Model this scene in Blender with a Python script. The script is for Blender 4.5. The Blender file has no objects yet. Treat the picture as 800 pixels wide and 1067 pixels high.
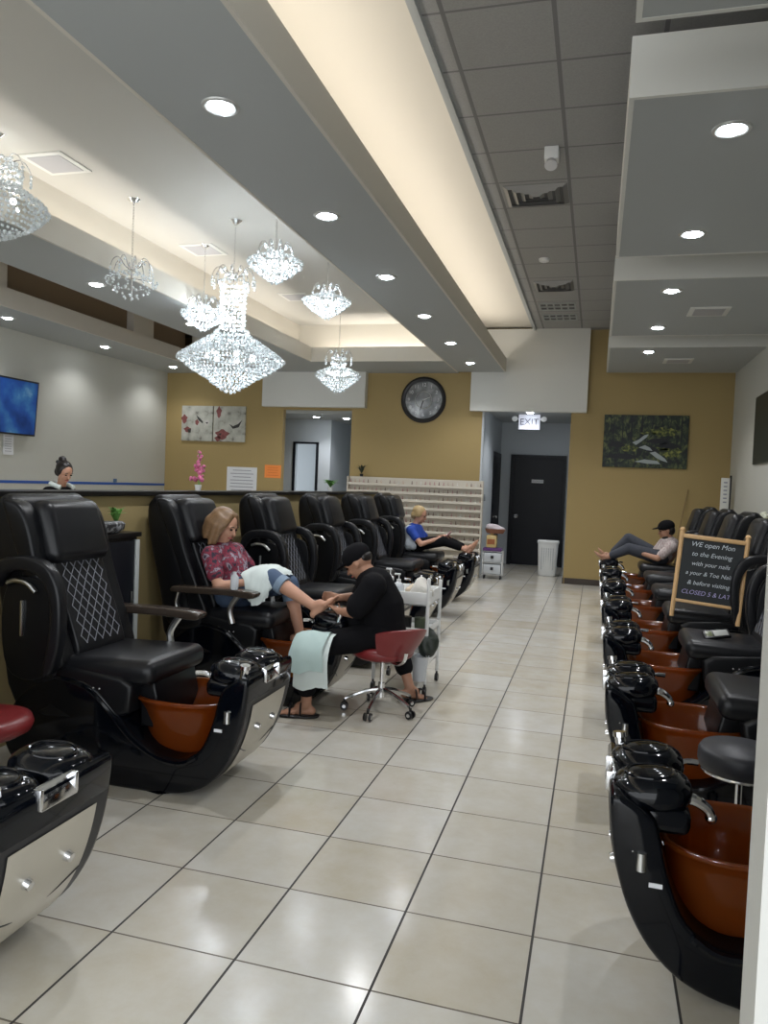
import bpy, bmesh, math, random
from mathutils import Vector, Matrix, Quaternion
PI = math.pi
C = bpy.context.scene.collection
rnd = random.Random(7)

# ------------------------------------------------------------------ materials
def srgb(r, g, b):
    f = lambda c: (c/255/12.92) if c/255 <= .04045 else ((c/255+.055)/1.055)**2.4
    return (f(r), f(g), f(b), 1)
def M(name, col, rough=.5, metal=0, spec=.5, trans=0, emis=None, estr=0, bump=0, bscale=60, coat=0, vary=0):
    m = bpy.data.materials.new(name); m.use_nodes = True
    nt = m.node_tree; b = nt.nodes['Principled BSDF']
    b.inputs['Base Color'].default_value = col; b.inputs['Roughness'].default_value = rough
    b.inputs['Metallic'].default_value = metal; b.inputs['Specular IOR Level'].default_value = spec
    b.inputs['Transmission Weight'].default_value = trans; b.inputs['Coat Weight'].default_value = coat
    if emis: b.inputs['Emission Color'].default_value = emis; b.inputs['Emission Strength'].default_value = estr
    if bump or vary:
        tc = nt.nodes.new('ShaderNodeTexCoord'); n = nt.nodes.new('ShaderNodeTexNoise')
        n.inputs['Scale'].default_value = bscale; n.inputs['Detail'].default_value = 3
        nt.links.new(tc.outputs['Object'], n.inputs['Vector'])
        if bump:
            bp = nt.nodes.new('ShaderNodeBump'); bp.inputs['Strength'].default_value = bump
            nt.links.new(n.outputs['Fac'], bp.inputs['Height']); nt.links.new(bp.outputs['Normal'], b.inputs['Normal'])
        if vary:
            mx = nt.nodes.new('ShaderNodeMix'); mx.data_type = 'RGBA'
            mx.inputs['A'].default_value = tuple(c*(1-vary) for c in col[:3])+(1,)
            mx.inputs['B'].default_value = tuple(min(1, c*(1+vary)) for c in col[:3])+(1,)
            nt.links.new(n.outputs['Fac'], mx.inputs['Factor']); nt.links.new(mx.outputs['Result'], b.inputs['Base Color'])
    return m

leather = M('black_leather', (.0045,.005,.0065,1), .36, spec=.32, bump=.08, bscale=140)
leather2 = M('charcoal_leather', (.008,.0085,.0105,1), .34, spec=.36, bump=.08, bscale=140)
gloss = M('black_gloss', (.002,.003,.0055,1), .08, spec=.36)
greyband = M('dark_grey_lacquer', (.020,.020,.022,1), .42, spec=.35)
panelm = M('champagne_panel', (.50,.47,.40,1), .32, metal=.35, vary=.12, bscale=5)
chrome = M('chrome', (.75,.76,.78,1), .12, metal=1)
steel = M('brushed_steel', (.6,.61,.6,1), .3, metal=1)
bronze = M('dark_bronze', (.06,.045,.035,1), .22, metal=.3)
thread = M('grey_thread', (.20,.21,.24,1), .6)
white = M('white_plastic', (.78,.79,.78,1), .35)
whitepaint = M('white_paint', (.68,.68,.64,1), .6, bump=.02, bscale=300)
creampaint = M('cream_paint', (.63,.60,.53,1), .7)
greypaint = M('ceiling_grey_paint', (.40,.42,.42,1), .7)
trayceil = M('tray_ceiling_paint', (.52,.51,.47,1), .7)
brownpaint = M('brown_paint', (.26,.19,.12,1), .7)
ochre = M('ochre_paint', (.37,.27,.108,1), .62, bump=.02, bscale=200)
ledgewall = M('pale_ochre_paint', (.36,.28,.13,1), .6)
leftwall = M('warm_grey_paint', (.52,.52,.47,1), .65, bump=.02, bscale=200)
hallgrey = M('blue_grey_paint', (.52,.56,.59,1), .6)
blacktrim = M('black_trim', (.006,.0055,.0055,1), .35, spec=.3)
basebrown = M('dark_brown_baseboard', (.035,.022,.014,1), .4)
doorblack = M('black_door_paint', (.004,.005,.009,1), .4, spec=.25)
blue = M('blue_tape', (.02,.09,.38,1), .5)
red = M('dark_red_vinyl', (.20,.02,.022,1), .35, bump=.05)
skin = M('skin', (.56,.30,.20,1), .5, vary=.06, bscale=8)
skin_t = M('tan_skin', (.42,.22,.14,1), .5, vary=.06, bscale=8)
cloth_black = M('black_cloth', (.006,.006,.0075,1), .9, spec=.15, bump=.2, bscale=30)
denim = M('blue_denim', (.07,.11,.19,1), .8, bump=.15, bscale=200)
darkjean = M('dark_grey_denim', (.045,.05,.065,1), .8, vary=.3, bscale=30)
towel = M('white_terry', (.70,.78,.76,1), .9, bump=.4, bscale=120)
towel2 = M('pale_aqua_terry', (.50,.64,.62,1), .9, bump=.4, bscale=120)
hair_b = M('dark_hair', (.012,.009,.008,1), .4, bump=.5, bscale=60)
hair_l = M('light_brown_hair', (.20,.115,.055,1), .45, bump=.5, bscale=50, vary=.35)
hair_g = M('blonde_hair', (.45,.32,.15,1), .5, bump=.5, bscale=50, vary=.3)
eyew = M('eye_dark', (.02,.015,.012,1), .2)
lipm = M('lip_pink', (.42,.10,.09,1), .4)
leafm = M('leaf_green', (.10,.26,.05,1), .5, vary=.4, bscale=30)
leafd = M('dark_leaf', (.02,.035,.02,1), .5)
potw = M('white_ceramic', (.75,.75,.73,1), .2)
pink = M('pink_petal', (.62,.16,.30,1), .5, vary=.4, bscale=40)
cream_fl = M('cream_petal', (.72,.74,.60,1), .5)
wood = M('light_wood', (.60,.38,.18,1), .45, vary=.15, bscale=12)
oldwood = M('wood_handle', (.25,.17,.07,1), .5)
board = M('chalkboard', (.012,.016,.018,1), .6)
chalk = M('chalk', (.55,.60,.64,1), .9)
chalkv = M('violet_chalk', (.40,.36,.62,1), .9)
paper = M('paper', (.72,.73,.75,1), .7)
ink = M('ink_grey', (.28,.29,.33,1), .8)
orange_p = M('orange_paper', (.90,.28,.06,1), .7)
orange_i = M('orange_ink', (.55,.12,.02,1), .7)
darkpl = M('dark_plastic', (.010,.010,.012,1), .35)
greenbag = M('dark_green_bag', (.02,.03,.022,1), .4)
lens = M('lamp_lens', (1,1,1,1), .5, emis=(.86,.93,1,1), estr=22)
dimlens = M('inner_baffle', (.25,.25,.25,1), .3, metal=.8)
bulb = M('led_bulb', (1,1,1,1), .5, emis=(.9,.95,1,1), estr=4)
crystal = M('crystal', (.88,.94,.97,1), .12, spec=.8, trans=.12)
exitface = M('exit_face', (.30,.31,.35,1), .5, emis=(.85,.88,1,1), estr=.22)
exitletter = M('exit_letter', (.08,.085,.12,1), .5)
tagm = M('white_tag', (.8,.82,.85,1), .4)
ventm = M('vent_steel', (.30,.30,.30,1), .35, metal=.5)
tilev = M('vent_metal', (.62,.63,.62,1), .3, metal=.6)
ventd = M('vent_dark', (.10,.10,.10,1), .6)
clearpl = M('milky_plastic', (.72,.76,.80,1), .2, trans=.25)
yellowl = M('amber_liquid', (.42,.18,.02,1), .2)
purple = M('purple_plastic', (.10,.03,.16,1), .4)
rackm = M('rack_beige', (.66,.61,.52,1), .45)

def amber_mat():
    m = bpy.data.materials.new('amber_glass'); m.use_nodes = True; nt = m.node_tree
    b = nt.nodes['Principled BSDF']; out = nt.nodes['Material Output']
    b.inputs['Base Color'].default_value = (.15,.042,.008,1); b.inputs['Roughness'].default_value = .13
    b.inputs['Coat Weight'].default_value = .4
    t = nt.nodes.new('ShaderNodeBsdfTranslucent'); t.inputs['Color'].default_value = (.58,.205,.02,1)
    mx = nt.nodes.new('ShaderNodeMixShader'); mx.inputs[0].default_value = .45
    nt.links.new(b.outputs[0], mx.inputs[1]); nt.links.new(t.outputs[0], mx.inputs[2]); nt.links.new(mx.outputs[0], out.inputs[0])
    return m
amber = amber_mat()

def math_node(nt, op, a, b=None, c=None):
    n = nt.nodes.new('ShaderNodeMath'); n.operation = op
    for i, v in enumerate((a, b, c)):
        if v is None: continue
        if isinstance(v, (int, float)): n.inputs[i].default_value = v
        else: nt.links.new(v, n.inputs[i])
    return n.outputs[0]

def floor_mat():
    m = bpy.data.materials.new('floor_tile'); m.use_nodes = True; nt = m.node_tree; b = nt.nodes['Principled BSDF']
    g = nt.nodes.new('ShaderNodeNewGeometry'); s = nt.nodes.new('ShaderNodeSeparateXYZ'); nt.links.new(g.outputs['Position'], s.inputs[0])
    T = .457
    u = math_node(nt, 'DIVIDE', math_node(nt, 'ADD', s.outputs[0], 1.508+T*40), T)
    v = math_node(nt, 'DIVIDE', math_node(nt, 'ADD', s.outputs[1], -2.2036+T*40), T)
    fu = math_node(nt, 'FRACT', u); fv = math_node(nt, 'FRACT', v)
    du = math_node(nt, 'MINIMUM', fu, math_node(nt, 'SUBTRACT', 1, fu))
    dv = math_node(nt, 'MINIMUM', fv, math_node(nt, 'SUBTRACT', 1, fv))
    gu = math_node(nt, 'LESS_THAN', du, .0095); gv = math_node(nt, 'LESS_THAN', dv, .0075)
    grout = math_node(nt, 'MAXIMUM', gu, gv)
    cmb = nt.nodes.new('ShaderNodeCombineXYZ')
    nt.links.new(math_node(nt, 'FLOOR', u), cmb.inputs[0]); nt.links.new(math_node(nt, 'FLOOR', v), cmb.inputs[1])
    wn = nt.nodes.new('ShaderNodeTexWhiteNoise'); wn.noise_dimensions = '2D'; nt.links.new(cmb.outputs[0], wn.inputs['Vector'])
    n = nt.nodes.new('ShaderNodeTexNoise'); n.inputs['Scale'].default_value = 5; n.inputs['Detail'].default_value = 8; n.inputs['Roughness'].default_value = .65
    off = nt.nodes.new('ShaderNodeVectorMath'); off.operation = 'MULTIPLY_ADD'
    nt.links.new(wn.outputs['Color'], off.inputs[0]); off.inputs[1].default_value = (9,9,9); nt.links.new(g.outputs['Position'], off.inputs[2])
    nt.links.new(off.outputs[0], n.inputs['Vector'])
    mx = nt.nodes.new('ShaderNodeMix'); mx.data_type = 'RGBA'
    mx.inputs['A'].default_value = (.52,.475,.38,1); mx.inputs['B'].default_value = (.62,.61,.57,1)
    nt.links.new(math_node(nt, 'MULTIPLY_ADD', wn.outputs['Value'], .55, math_node(nt, 'MULTIPLY_ADD', n.outputs['Fac'], 1.7, -.62)), mx.inputs['Factor'])
    mx2 = nt.nodes.new('ShaderNodeMix'); mx2.data_type = 'RGBA'; nt.links.new(grout, mx2.inputs['Factor'])
    nt.links.new(mx.outputs['Result'], mx2.inputs['A'])
    mg = nt.nodes.new('ShaderNodeMix'); mg.data_type = 'RGBA'; nt.links.new(gu, mg.inputs['Factor'])
    mg.inputs['A'].default_value = (.13,.11,.085,1); mg.inputs['B'].default_value = (.035,.032,.03,1)
    nt.links.new(mg.outputs['Result'], mx2.inputs['B'])
    nt.links.new(mx2.outputs['Result'], b.inputs['Base Color'])
    nt.links.new(math_node(nt, 'MULTIPLY_ADD', grout, .5, .16), b.inputs['Roughness'])
    n2 = nt.nodes.new('ShaderNodeTexNoise'); n2.inputs['Scale'].default_value = 11; nt.links.new(g.outputs['Position'], n2.inputs['Vector'])
    bp = nt.nodes.new('ShaderNodeBump'); bp.inputs['Strength'].default_value = .03
    nt.links.new(math_node(nt, 'MULTIPLY_ADD', grout, -1.5, n2.outputs['Fac']), bp.inputs['Height']); nt.links.new(bp.outputs['Normal'], b.inputs['Normal'])
    return m
floorm = floor_mat()

def tile_ceiling_mat():
    m = bpy.data.materials.new('ceiling_tile'); m.use_nodes = True; nt = m.node_tree; b = nt.nodes['Principled BSDF']
    g = nt.nodes.new('ShaderNodeNewGeometry'); s = nt.nodes.new('ShaderNodeSeparateXYZ'); nt.links.new(g.outputs['Position'], s.inputs[0])
    u = math_node(nt, 'DIVIDE', math_node(nt, 'ADD', s.outputs[0], .36+6.2), .62)
    v = math_node(nt, 'DIVIDE', math_node(nt, 'ADD', s.outputs[1], -4.95+62), .62)
    fu = math_node(nt, 'FRACT', u); fv = math_node(nt, 'FRACT', v)
    du = math_node(nt, 'MINIMUM', fu, math_node(nt, 'SUBTRACT', 1, fu))
    dv = math_node(nt, 'MINIMUM', fv, math_node(nt, 'SUBTRACT', 1, fv))
    gr = math_node(nt, 'MAXIMUM', math_node(nt, 'LESS_THAN', du, .022), math_node(nt, 'LESS_THAN', dv, .016))
    n = nt.nodes.new('ShaderNodeTexNoise'); n.inputs['Scale'].default_value = 90; n.inputs['Detail'].default_value = 4
    nt.links.new(g.outputs['Position'], n.inputs['Vector'])
    mx = nt.nodes.new('ShaderNodeMix'); mx.data_type = 'RGBA'; mx.inputs['A'].default_value = (.30,.30,.295,1); mx.inputs['B'].default_value = (.42,.42,.41,1)
    nt.links.new(n.outputs['Fac'], mx.inputs['Factor'])
    mx2 = nt.nodes.new('ShaderNodeMix'); mx2.data_type = 'RGBA'; nt.links.new(gr, mx2.inputs['Factor']); nt.links.new(mx.outputs['Result'], mx2.inputs['A'])
    mx2.inputs['B'].default_value = (.21,.21,.21,1); nt.links.new(mx2.outputs['Result'], b.inputs['Base Color'])
    b.inputs['Roughness'].default_value = .85
    return m
tilem = tile_ceiling_mat()

def ramp_mat(name, stops, scale=6, coords='Object', rough=.5, emis=0, detail=6, stretch=(1,1,1), dist=0):
    m = bpy.data.materials.new(name); m.use_nodes = True; nt = m.node_tree; b = nt.nodes['Principled BSDF']
    tc = nt.nodes.new('ShaderNodeTexCoord'); mp = nt.nodes.new('ShaderNodeMapping'); mp.inputs['Scale'].default_value = stretch
    nt.links.new(tc.outputs[coords], mp.inputs[0])
    n = nt.nodes.new('ShaderNodeTexNoise'); n.inputs['Scale'].default_value = scale; n.inputs['Detail'].default_value = detail; n.inputs['Distortion'].default_value = dist
    nt.links.new(mp.outputs[0], n.inputs['Vector'])
    r = nt.nodes.new('ShaderNodeValToRGB'); cr = r.color_ramp
    while len(cr.elements) < len(stops): cr.elements.new(.5)
    for e, (p, c) in zip(cr.elements, stops): e.position = p; e.color = c
    nt.links.new(n.outputs['Fac'], r.inputs[0]); nt.links.new(r.outputs[0], b.inputs['Base Color'])
    b.inputs['Roughness'].default_value = rough
    if emis: nt.links.new(r.outputs[0], b.inputs['Emission Color']); b.inputs['Emission Strength'].default_value = emis
    return m
blouse = ramp_mat('floral_blouse', [(.38,(.03,.025,.045,1)),(.46,(.30,.03,.06,1)),(.54,(.10,.02,.04,1)),(.62,(.35,.30,.36,1)),(.7,(.03,.02,.04,1))], 22, rough=.8)
tvm = ramp_mat('tv_picture', [(.3,(.004,.03,.16,1)),(.5,(.012,.07,.30,1)),(.64,(.04,.16,.38,1)),(.78,(.25,.45,.6,1))], 3, emis=.10, rough=.3)
forest = ramp_mat('forest_print', [(.38,(.004,.008,.010,1)),(.48,(.015,.026,.016,1)),(.56,(.045,.062,.025,1)),(.66,(.13,.15,.05,1))], 11, stretch=(1.4,1,1), dist=.8)
floral = ramp_mat('floral_print', [(.3,(.16,.15,.13,1)),(.42,(.38,.38,.33,1)),(.6,(.48,.48,.42,1)),(.72,(.55,.52,.5,1))], 7)
patternm = ramp_mat('black_white_weave', [(.45,(.01,.01,.012,1)),(.55,(.30,.31,.33,1))], 30, rough=.5)
polish_caps = [M('polish_'+n, c, .3) for n, c in (('nude',(.55,.42,.36,1)),('rose',(.50,.25,.25,1)),('white',(.7,.68,.64,1)),('brown',(.2,.12,.09,1)),('peach',(.62,.45,.34,1)))]

# ------------------------------------------------------------------ mesh helpers
def xf(bm, vs, loc=(0,0,0), rot=None, sc=None):
    if sc: bmesh.ops.scale(bm, vec=Vector(sc), verts=vs)
    if rot is not None:
        R = rot if isinstance(rot, Matrix) else Matrix.Rotation(rot[2],3,'Z') @ Matrix.Rotation(rot[1],3,'Y') @ Matrix.Rotation(rot[0],3,'X')
        bmesh.ops.rotate(bm, cent=(0,0,0), matrix=R, verts=vs)
    bmesh.ops.translate(bm, vec=Vector(loc), verts=vs)
def bevel(bm, w, seg=3, ang=40, edges=None):
    bmesh.ops.recalc_face_normals(bm, faces=bm.faces)
    if edges is None: edges = [e for e in bm.edges if len(e.link_faces) == 2 and e.calc_face_angle(0) > math.radians(ang)]
    bmesh.ops.bevel(bm, geom=edges, offset=w, segments=seg, profile=.5, affect='EDGES', clamp_overlap=True)
def merge(dst, src):
    me = bpy.data.meshes.new('t'); src.to_mesh(me); src.free(); dst.from_mesh(me); bpy.data.meshes.remove(me)
def box(bm, x0, x1, y0, y1, z0, z1, bev=0, rot=None, seg=2):
    b = bmesh.new(); r = bmesh.ops.create_cube(b, size=1)
    bmesh.ops.scale(b, vec=Vector((abs(x1-x0), abs(y1-y0), abs(z1-z0))), verts=b.verts)
    if bev: bevel(b, min(bev, .49*min(abs(x1-x0), abs(y1-y0), abs(z1-z0))), seg)
    xf(b, b.verts, ((x0+x1)/2, (y0+y1)/2, (z0+z1)/2), rot)
    merge(bm, b); return bm
def cone(bm, p0, p1, r0, r1, n=16, caps=True):
    p0, p1 = Vector(p0), Vector(p1); d = p1-p0
    q = d.to_track_quat('Z', 'Y').to_matrix(); rings = []
    for p, r in ((p0, r0), (p1, r1)):
        rings.append([bm.verts.new(p+q @ Vector((r*math.cos(2*PI*k/n), r*math.sin(2*PI*k/n), 0))) for k in range(n)])
    for k in range(n): bm.faces.new((rings[0][k], rings[0][(k+1)%n], rings[1][(k+1)%n], rings[1][k]))
    if caps: bm.faces.new(rings[0][::-1]); bm.faces.new(rings[1])
def ell(bm, c, r, rot=None, seg=20, e=1.0):
    b = bmesh.new(); bmesh.ops.create_uvsphere(b, u_segments=seg, v_segments=max(6, seg//2), radius=1)
    if e != 1:
        for v in b.verts:
            v.co = Vector([math.copysign(abs(c_)**e, c_) for c_ in v.co])
    r = (r, r, r) if isinstance(r, (int, float)) else r
    xf(b, b.verts, c, rot, r); merge(bm, b)
def capsule(bm, p0, p1, r0, r1, n=14):
    cone(bm, p0, p1, r0, r1, n); ell(bm, p0, r0, seg=n); ell(bm, p1, r1, seg=n)
def smoothpath(pts, k=6, closed=False):
    P = [Vector(p) for p in pts]; n = len(P); out = []
    for i in range(n if closed else n-1):
        if closed: a, b, c, d = P[(i-1)%n], P[i], P[(i+1)%n], P[(i+2)%n]
        else: a, b, c, d = P[max(i-1,0)], P[i], P[i+1], P[min(i+2,n-1)]
        for j in range(k):
            t = j/k
            out.append(.5*((2*b)+(c-a)*t+(2*a-5*b+4*c-d)*t*t+(3*b-a-3*c+d)*t**3))
    if not closed: out.append(P[-1])
    return out
def tube(bm, pts, r, n=8, k=5, closed=False, smooth=True, flat=1.0):
    P = smoothpath(pts, k, closed) if smooth else [Vector(p) for p in pts]
    N = len(P); rings = []; up = Vector((0,0,1)); prev = None
    for i, p in enumerate(P):
        t = (P[(i+1)%N]-P[(i-1)%N]) if closed else (P[min(i+1,N-1)]-P[max(i-1,0)])
        t.normalize()
        if prev is None:
            a = up if abs(t.z) < .9 else Vector((1,0,0)); x = t.cross(a).normalized()
        else: x = (prev - t*prev.dot(t)).normalized()
        prev = x; y = t.cross(x)
        rr = r(i/(N-1)) if callable(r) else r
        rings.append([bm.verts.new(p+x*math.cos(2*PI*j/n)*rr+y*math.sin(2*PI*j/n)*rr*flat) for j in range(n)])
    for i in range(N if closed else N-1):
        A, B = rings[i], rings[(i+1)%N]
        for j in range(n): bm.faces.new((A[j], A[(j+1)%n], B[(j+1)%n], B[j]))
    if not closed: bm.faces.new(rings[0][::-1]); bm.faces.new(rings[-1])
def prism(bm, poly, y0, y1, bev=0, seg=3, ang=50):
    b = bmesh.new()
    A = [b.verts.new((x, y0, z)) for x, z in poly]; B = [b.verts.new((x, y1, z)) for x, z in poly]
    b.faces.new(A); b.faces.new(B[::-1]); n = len(poly)
    for i in range(n): b.faces.new((A[i], B[i], B[(i+1)%n], A[(i+1)%n]))
    if bev:
        caps = [e for e in b.edges if abs(e.verts[0].co.y-e.verts[1].co.y) < 1e-6]
        bevel(b, bev, seg, edges=caps)
    bmesh.ops.recalc_face_normals(b, faces=b.faces); merge(bm, b)
def spoly(pts, k=5): return [(p.x, p.z) for p in smoothpath([(x,0,z) for x,z in pts], k, True)]
def lathe(bm, prof, c=(0,0,0), n=24, a=1, b=1, e=1.0):
    rings = []
    for r, z in prof:
        ring = []
        for k in range(n):
            t = 2*PI*k/n; x, y = math.cos(t), math.sin(t)
            x = math.copysign(abs(x)**e, x); y = math.copysign(abs(y)**e, y)
            ring.append(bm.verts.new((c[0]+x*r*a, c[1]+y*r*b, c[2]+z)))
        rings.append(ring)
    for i in range(len(rings)-1):
        for k in range(n): bm.faces.new((rings[i][k], rings[i][(k+1)%n], rings[i+1][(k+1)%n], rings[i+1][k]))
    if prof[0][0] > 1e-4: bm.faces.new(rings[0][::-1])
    if prof[-1][0] > 1e-4: bm.faces.new(rings[-1])
def mesh_of(name, bm, mats, ang=35, clean=True):
    bmesh.ops.remove_doubles(bm, verts=bm.verts, dist=1e-5)
    if clean: bmesh.ops.recalc_face_normals(bm, faces=bm.faces)
    for f in bm.faces: f.smooth = ang > 0
    me = bpy.data.meshes.new(name); bm.to_mesh(me); bm.free()
    if ang > 0: me.set_sharp_from_angle(angle=math.radians(ang))
    for m in (mats if isinstance(mats, (list, tuple)) else [mats]): me.materials.append(m)
    return me
def link(name, data, parent=None, loc=(0,0,0), rot=(0,0,0)):
    o = bpy.data.objects.new(name, data); C.objects.link(o); o.location = loc; o.rotation_euler = rot
    if parent: o.parent = parent
    return o
def obj(name, bm, m, parent=None, ang=35, loc=(0,0,0), rot=(0,0,0)): return link(name, mesh_of(name, bm, m, ang), parent, loc, rot)
def tag(o, label, cat, group=None, kind=None):
    o['label'] = label; o['category'] = cat
    if group: o['group'] = group
    if kind: o['kind'] = kind
    return o
def thing(name, label, cat, loc=(0,0,0), rz=0, group=None): return tag(link(name, None, None, loc, (0,0,rz)), label, cat, group)
def nb(): return bmesh.new()
def struct(name, m, *boxes, ang=0, extra=None):
    b = nb()
    for x in boxes: box(b, *x)
    if extra: extra(b)
    o = obj(name, b, m, ang=ang); o['kind'] = 'structure'; return o
def text(body, size, m, parent, loc, rot, name='lettering', ext=.001, shear=0, align='CENTER'):
    cu = bpy.data.curves.new(name, 'FONT'); cu.body = body; cu.size = size; cu.extrude = ext; cu.align_x = align; cu.align_y = 'CENTER'; cu.shear = shear
    cu.materials.append(m)
    o = bpy.data.objects.new('tmp', cu); C.objects.link(o); dg = bpy.context.evaluated_depsgraph_get(); dg.update()
    me = bpy.data.meshes.new_from_object(o.evaluated_get(dg)); bpy.data.objects.remove(o); bpy.data.curves.remove(cu)
    if not me.materials: me.materials.append(m)
    return link(name, me, parent, loc, rot)

# ------------------------------------------------------------------ the room
Lx, Rx, By = -8.12, 2.03, 13.15
Zs, Zl, Zc = 3.53, 3.76, 4.25      # soffit underside, lip top, ceiling
struct('floor', floorm, (Lx-.1, Rx+.1, -3, 17, -.1, 0))
struct('wall_left', leftwall, (Lx-.15, Lx, -3, By+.1, 0, Zc+.1))
struct('wall_right', leftwall, (Rx, Rx+.15, 1.6, By+.1, 0, Zc+.1))
struct('wall_back', ochre,
       (Lx, -5.67, By, By+.12, 0, Zc+.1), (-4.33, -1.93, By, By+.12, 0, Zc+.1), (-.47, Rx, By, By+.12, 0, Zc+.1),
       (-5.67, -4.33, By, By+.12, 2.86, Zc+.1), (-1.93, -.47, By, By+.12, 2.9, Zc+.1))
struct('baseboard_back', basebrown, (-.45, Rx, By-.015, By, 0, .1, .004), (-.485,-.465,By-.015,By+.12,0,.1))
struct('ceiling', tilem, (-1.12, Rx, -3, By, Zc, Zc+.08))
struct('trim_1', greypaint, (-1.15, -1.10, -3, By-.15, Zc-.03, Zc+.1))
struct('ceiling_cove', creampaint, (-1.95, -1.12, -3, By, Zc+.04, Zc+.12))
struct('ceiling_tray', trayceil, (-5.05, -2.0, -3, By, 4.2, 4.3))
struct('ceiling_left', brownpaint, (Lx, -5.5, -3, By, 4.2, 4.3))
# the long beam: underside slab, centre core and two lips of its light coves
struct('ceiling_beam', greypaint, (-2.40, -1.58, -3, By-.15, Zs, Zs+.04))
struct('trim_2', creampaint, (-2.42, -2.395, -3, By-.15, Zs-.002, Zl), (-1.60, -1.575, -3, By-.15, Zs-.002, Zl), (-2.05, -1.95, -3, By, Zs+.04, Zc+.06))
# tray surround on the left and at the far end
struct('ceiling_surround', greypaint, (-5.60, -4.66, -3, By, Zs, Zs+.04), (-4.70, -2.41, 11.87, By, Zs+.001, Zs+.041))
struct('trim_3', creampaint, (-4.675, -4.648, -3, 11.87, Zs-.002, Zl), (-4.675, -2.42, 11.85, 11.875, Zs-.002, Zl))
struct('trim_4', creampaint, (-5.60, -5.02, -3, By, Zs+.04, 4.2), (-5.05, -2.0, 12.22, By, Zs+.04, 4.2))
# ladder soffit along the left wall
struct('ceiling_ladder', greypaint, (Lx, -7.05, -3, By, Zs, Zs+.04), (-7.06,-5.59,12.2,By,Zs+.001,Zs+.041))
struct('trim_5', creampaint, (-7.075, -7.045, -3, By, Zs-.002, Zl), (-7.05,-5.6,12.18,12.205,Zs-.002,4.2), (-7.2,-7.075,10.45,11.0,Zl-.02,4.2), (-7.2,-7.075,3,7.8,Zl-.02,4.2))
struct('wall_recess_left', brownpaint, (-7.25,-7.2,-3,12.2,Zl-.1,4.2))
struct('trim_6', brownpaint, (-5.615, -5.60, -3, By, Zs+.04, 4.2))
# floating panels on the right
for i, (y0, y1) in enumerate(((.3,3.40),(4.03,6.72),(7.42,10.04),(10.81,13.05))):
    struct('ceiling_panel_%d'%(i+1), greypaint, (.08, Rx, y0+.02, y1-.02, Zs, Zs+.04))
    z1 = 3.83 if i == 1 else Zl
    struct('trim_%d'%(7+i), whitepaint, (.06, .085, y0, y1, Zs-.002, z1), (.085, Rx, y0, y0+.025, Zs-.002, z1), (.085, Rx, y1-.025, y1, Zs-.002, z1))
# white header boxes over the two openings
struct('trim_11', whitepaint, (-2.16, -.22, By-.15, By+.005, 2.87, Zc))
struct('trim_12', whitepaint, (-6.04, -4.05, By-.15, By+.005, 2.90, Zs+.02))
# hall on the right of the rack
struct('wall_hall_right', hallgrey, (-2.07, -1.95, By+.12, 16.0, 0, 3.0), (-.45, -.33, By+.12, 16.0, 0, 3.0), (-1.95, -.45, 15.9, 16.0, 0, 3.0), (-1.96,-1.925,By-.003,By+.125,0,2.9))
struct('ceiling_hall_right', greypaint, (-1.95, -.45, By+.12, 15.9, 2.93, 3.0))
# hall on the left
struct('wall_hall_left', hallgrey, (-7.2, -5.95, 14.5, 14.6, 0, 2.9), (-5.5, -5.2, 14.5, 14.6, 0, 2.9), (-5.95,-5.5,14.5,14.6,2.3,2.9),
       (-5.3, -5.2, 14.6, 16.5, 0, 2.9), (-5.2, -3.9, 16.4, 16.5, 0, 2.9), (-4.0, -3.9, By+.12, 16.4, 0, 2.9), (-7.2,-7.1,By+.12,14.5,0,2.9), (-7.2,-5.3,15.8,15.9,0,2.9))
struct('ceiling_hall_left', greypaint, (-7.2, -3.9, By+.12, 16.5, 2.80, 2.9))
struct('trim_13', doorblack, (-6.0,-5.95,14.47,14.5,0,2.34), (-5.5,-5.45,14.47,14.5,0,2.34), (-5.95,-5.5,14.47,14.5,2.3,2.34))
# white wall end close by on the right
struct('wall_front_right', M('white_wall_paint',(.56,.56,.53,1),.6), (.326, Rx+.15, 1.5, 1.62, 0, 3.6))
# half wall behind the left row
struct('wall_partition', ledgewall, (-3.26, -3.13, 1.2, 10.75, 0, 1.40))
struct('trim_14', blacktrim, (-3.30, -3.09, 1.2, 10.79, 1.40, 1.435, .006))
b = nb(); box(b, Lx, Lx+.006, 5, By, 1.345, 1.385); o = obj('wall_tape', b, blue, ang=0); tag(o, 'long blue tape stripe running along the left wall', 'tape')

# doors
d = link('door_1', None, None, (0,0,0)); d['kind'] = 'structure'
b = nb(); box(b, -1.66, -.68, 15.86, 15.895, .01, 2.2, .004); obj('door_leaf', b, doorblack, d, 0)
b = nb(); box(b, -1.73, -1.66, 15.84, 15.9, 0, 2.27); box(b, -.68, -.61, 15.84, 15.9, 0, 2.27); box(b, -1.66, -.68, 15.84, 15.9, 2.2, 2.27); obj('door_frame', b, doorblack, d, 0)
b = nb(); cone(b, (-1.58,15.86,1.0), (-1.58,15.80,1.0), .02, .02); ell(b, (-1.58,15.79,1.0), .032); cone(b,(-1.58,15.86,1.0),(-1.58,15.85,1.0),.04,.04); obj('door_knob', b, chrome, d)
b = nb(); box(b, -1.29, -1.05, 15.85, 15.858, 1.70, 1.77, .003); o = obj('door_sign', b, white, d, 0)
text('RESTROOM', .042, ink, d, (-1.17, 15.848, 1.733), (PI/2,0,0), ext=.0005)
d = link('door_2', None, None, (0,0,0)); d['kind'] = 'structure'
b = nb(); box(b, -1.955, -1.93, 14.85, 15.75, .01, 2.2, .004); obj('door_leaf', b, doorblack, d, 0)
b = nb(); cone(b, (-1.93,14.95,1.0), (-1.88,14.95,1.0), .015, .015); ell(b, (-1.87,14.95,1.0), .03); obj('door_knob', b, chrome, d)
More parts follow.
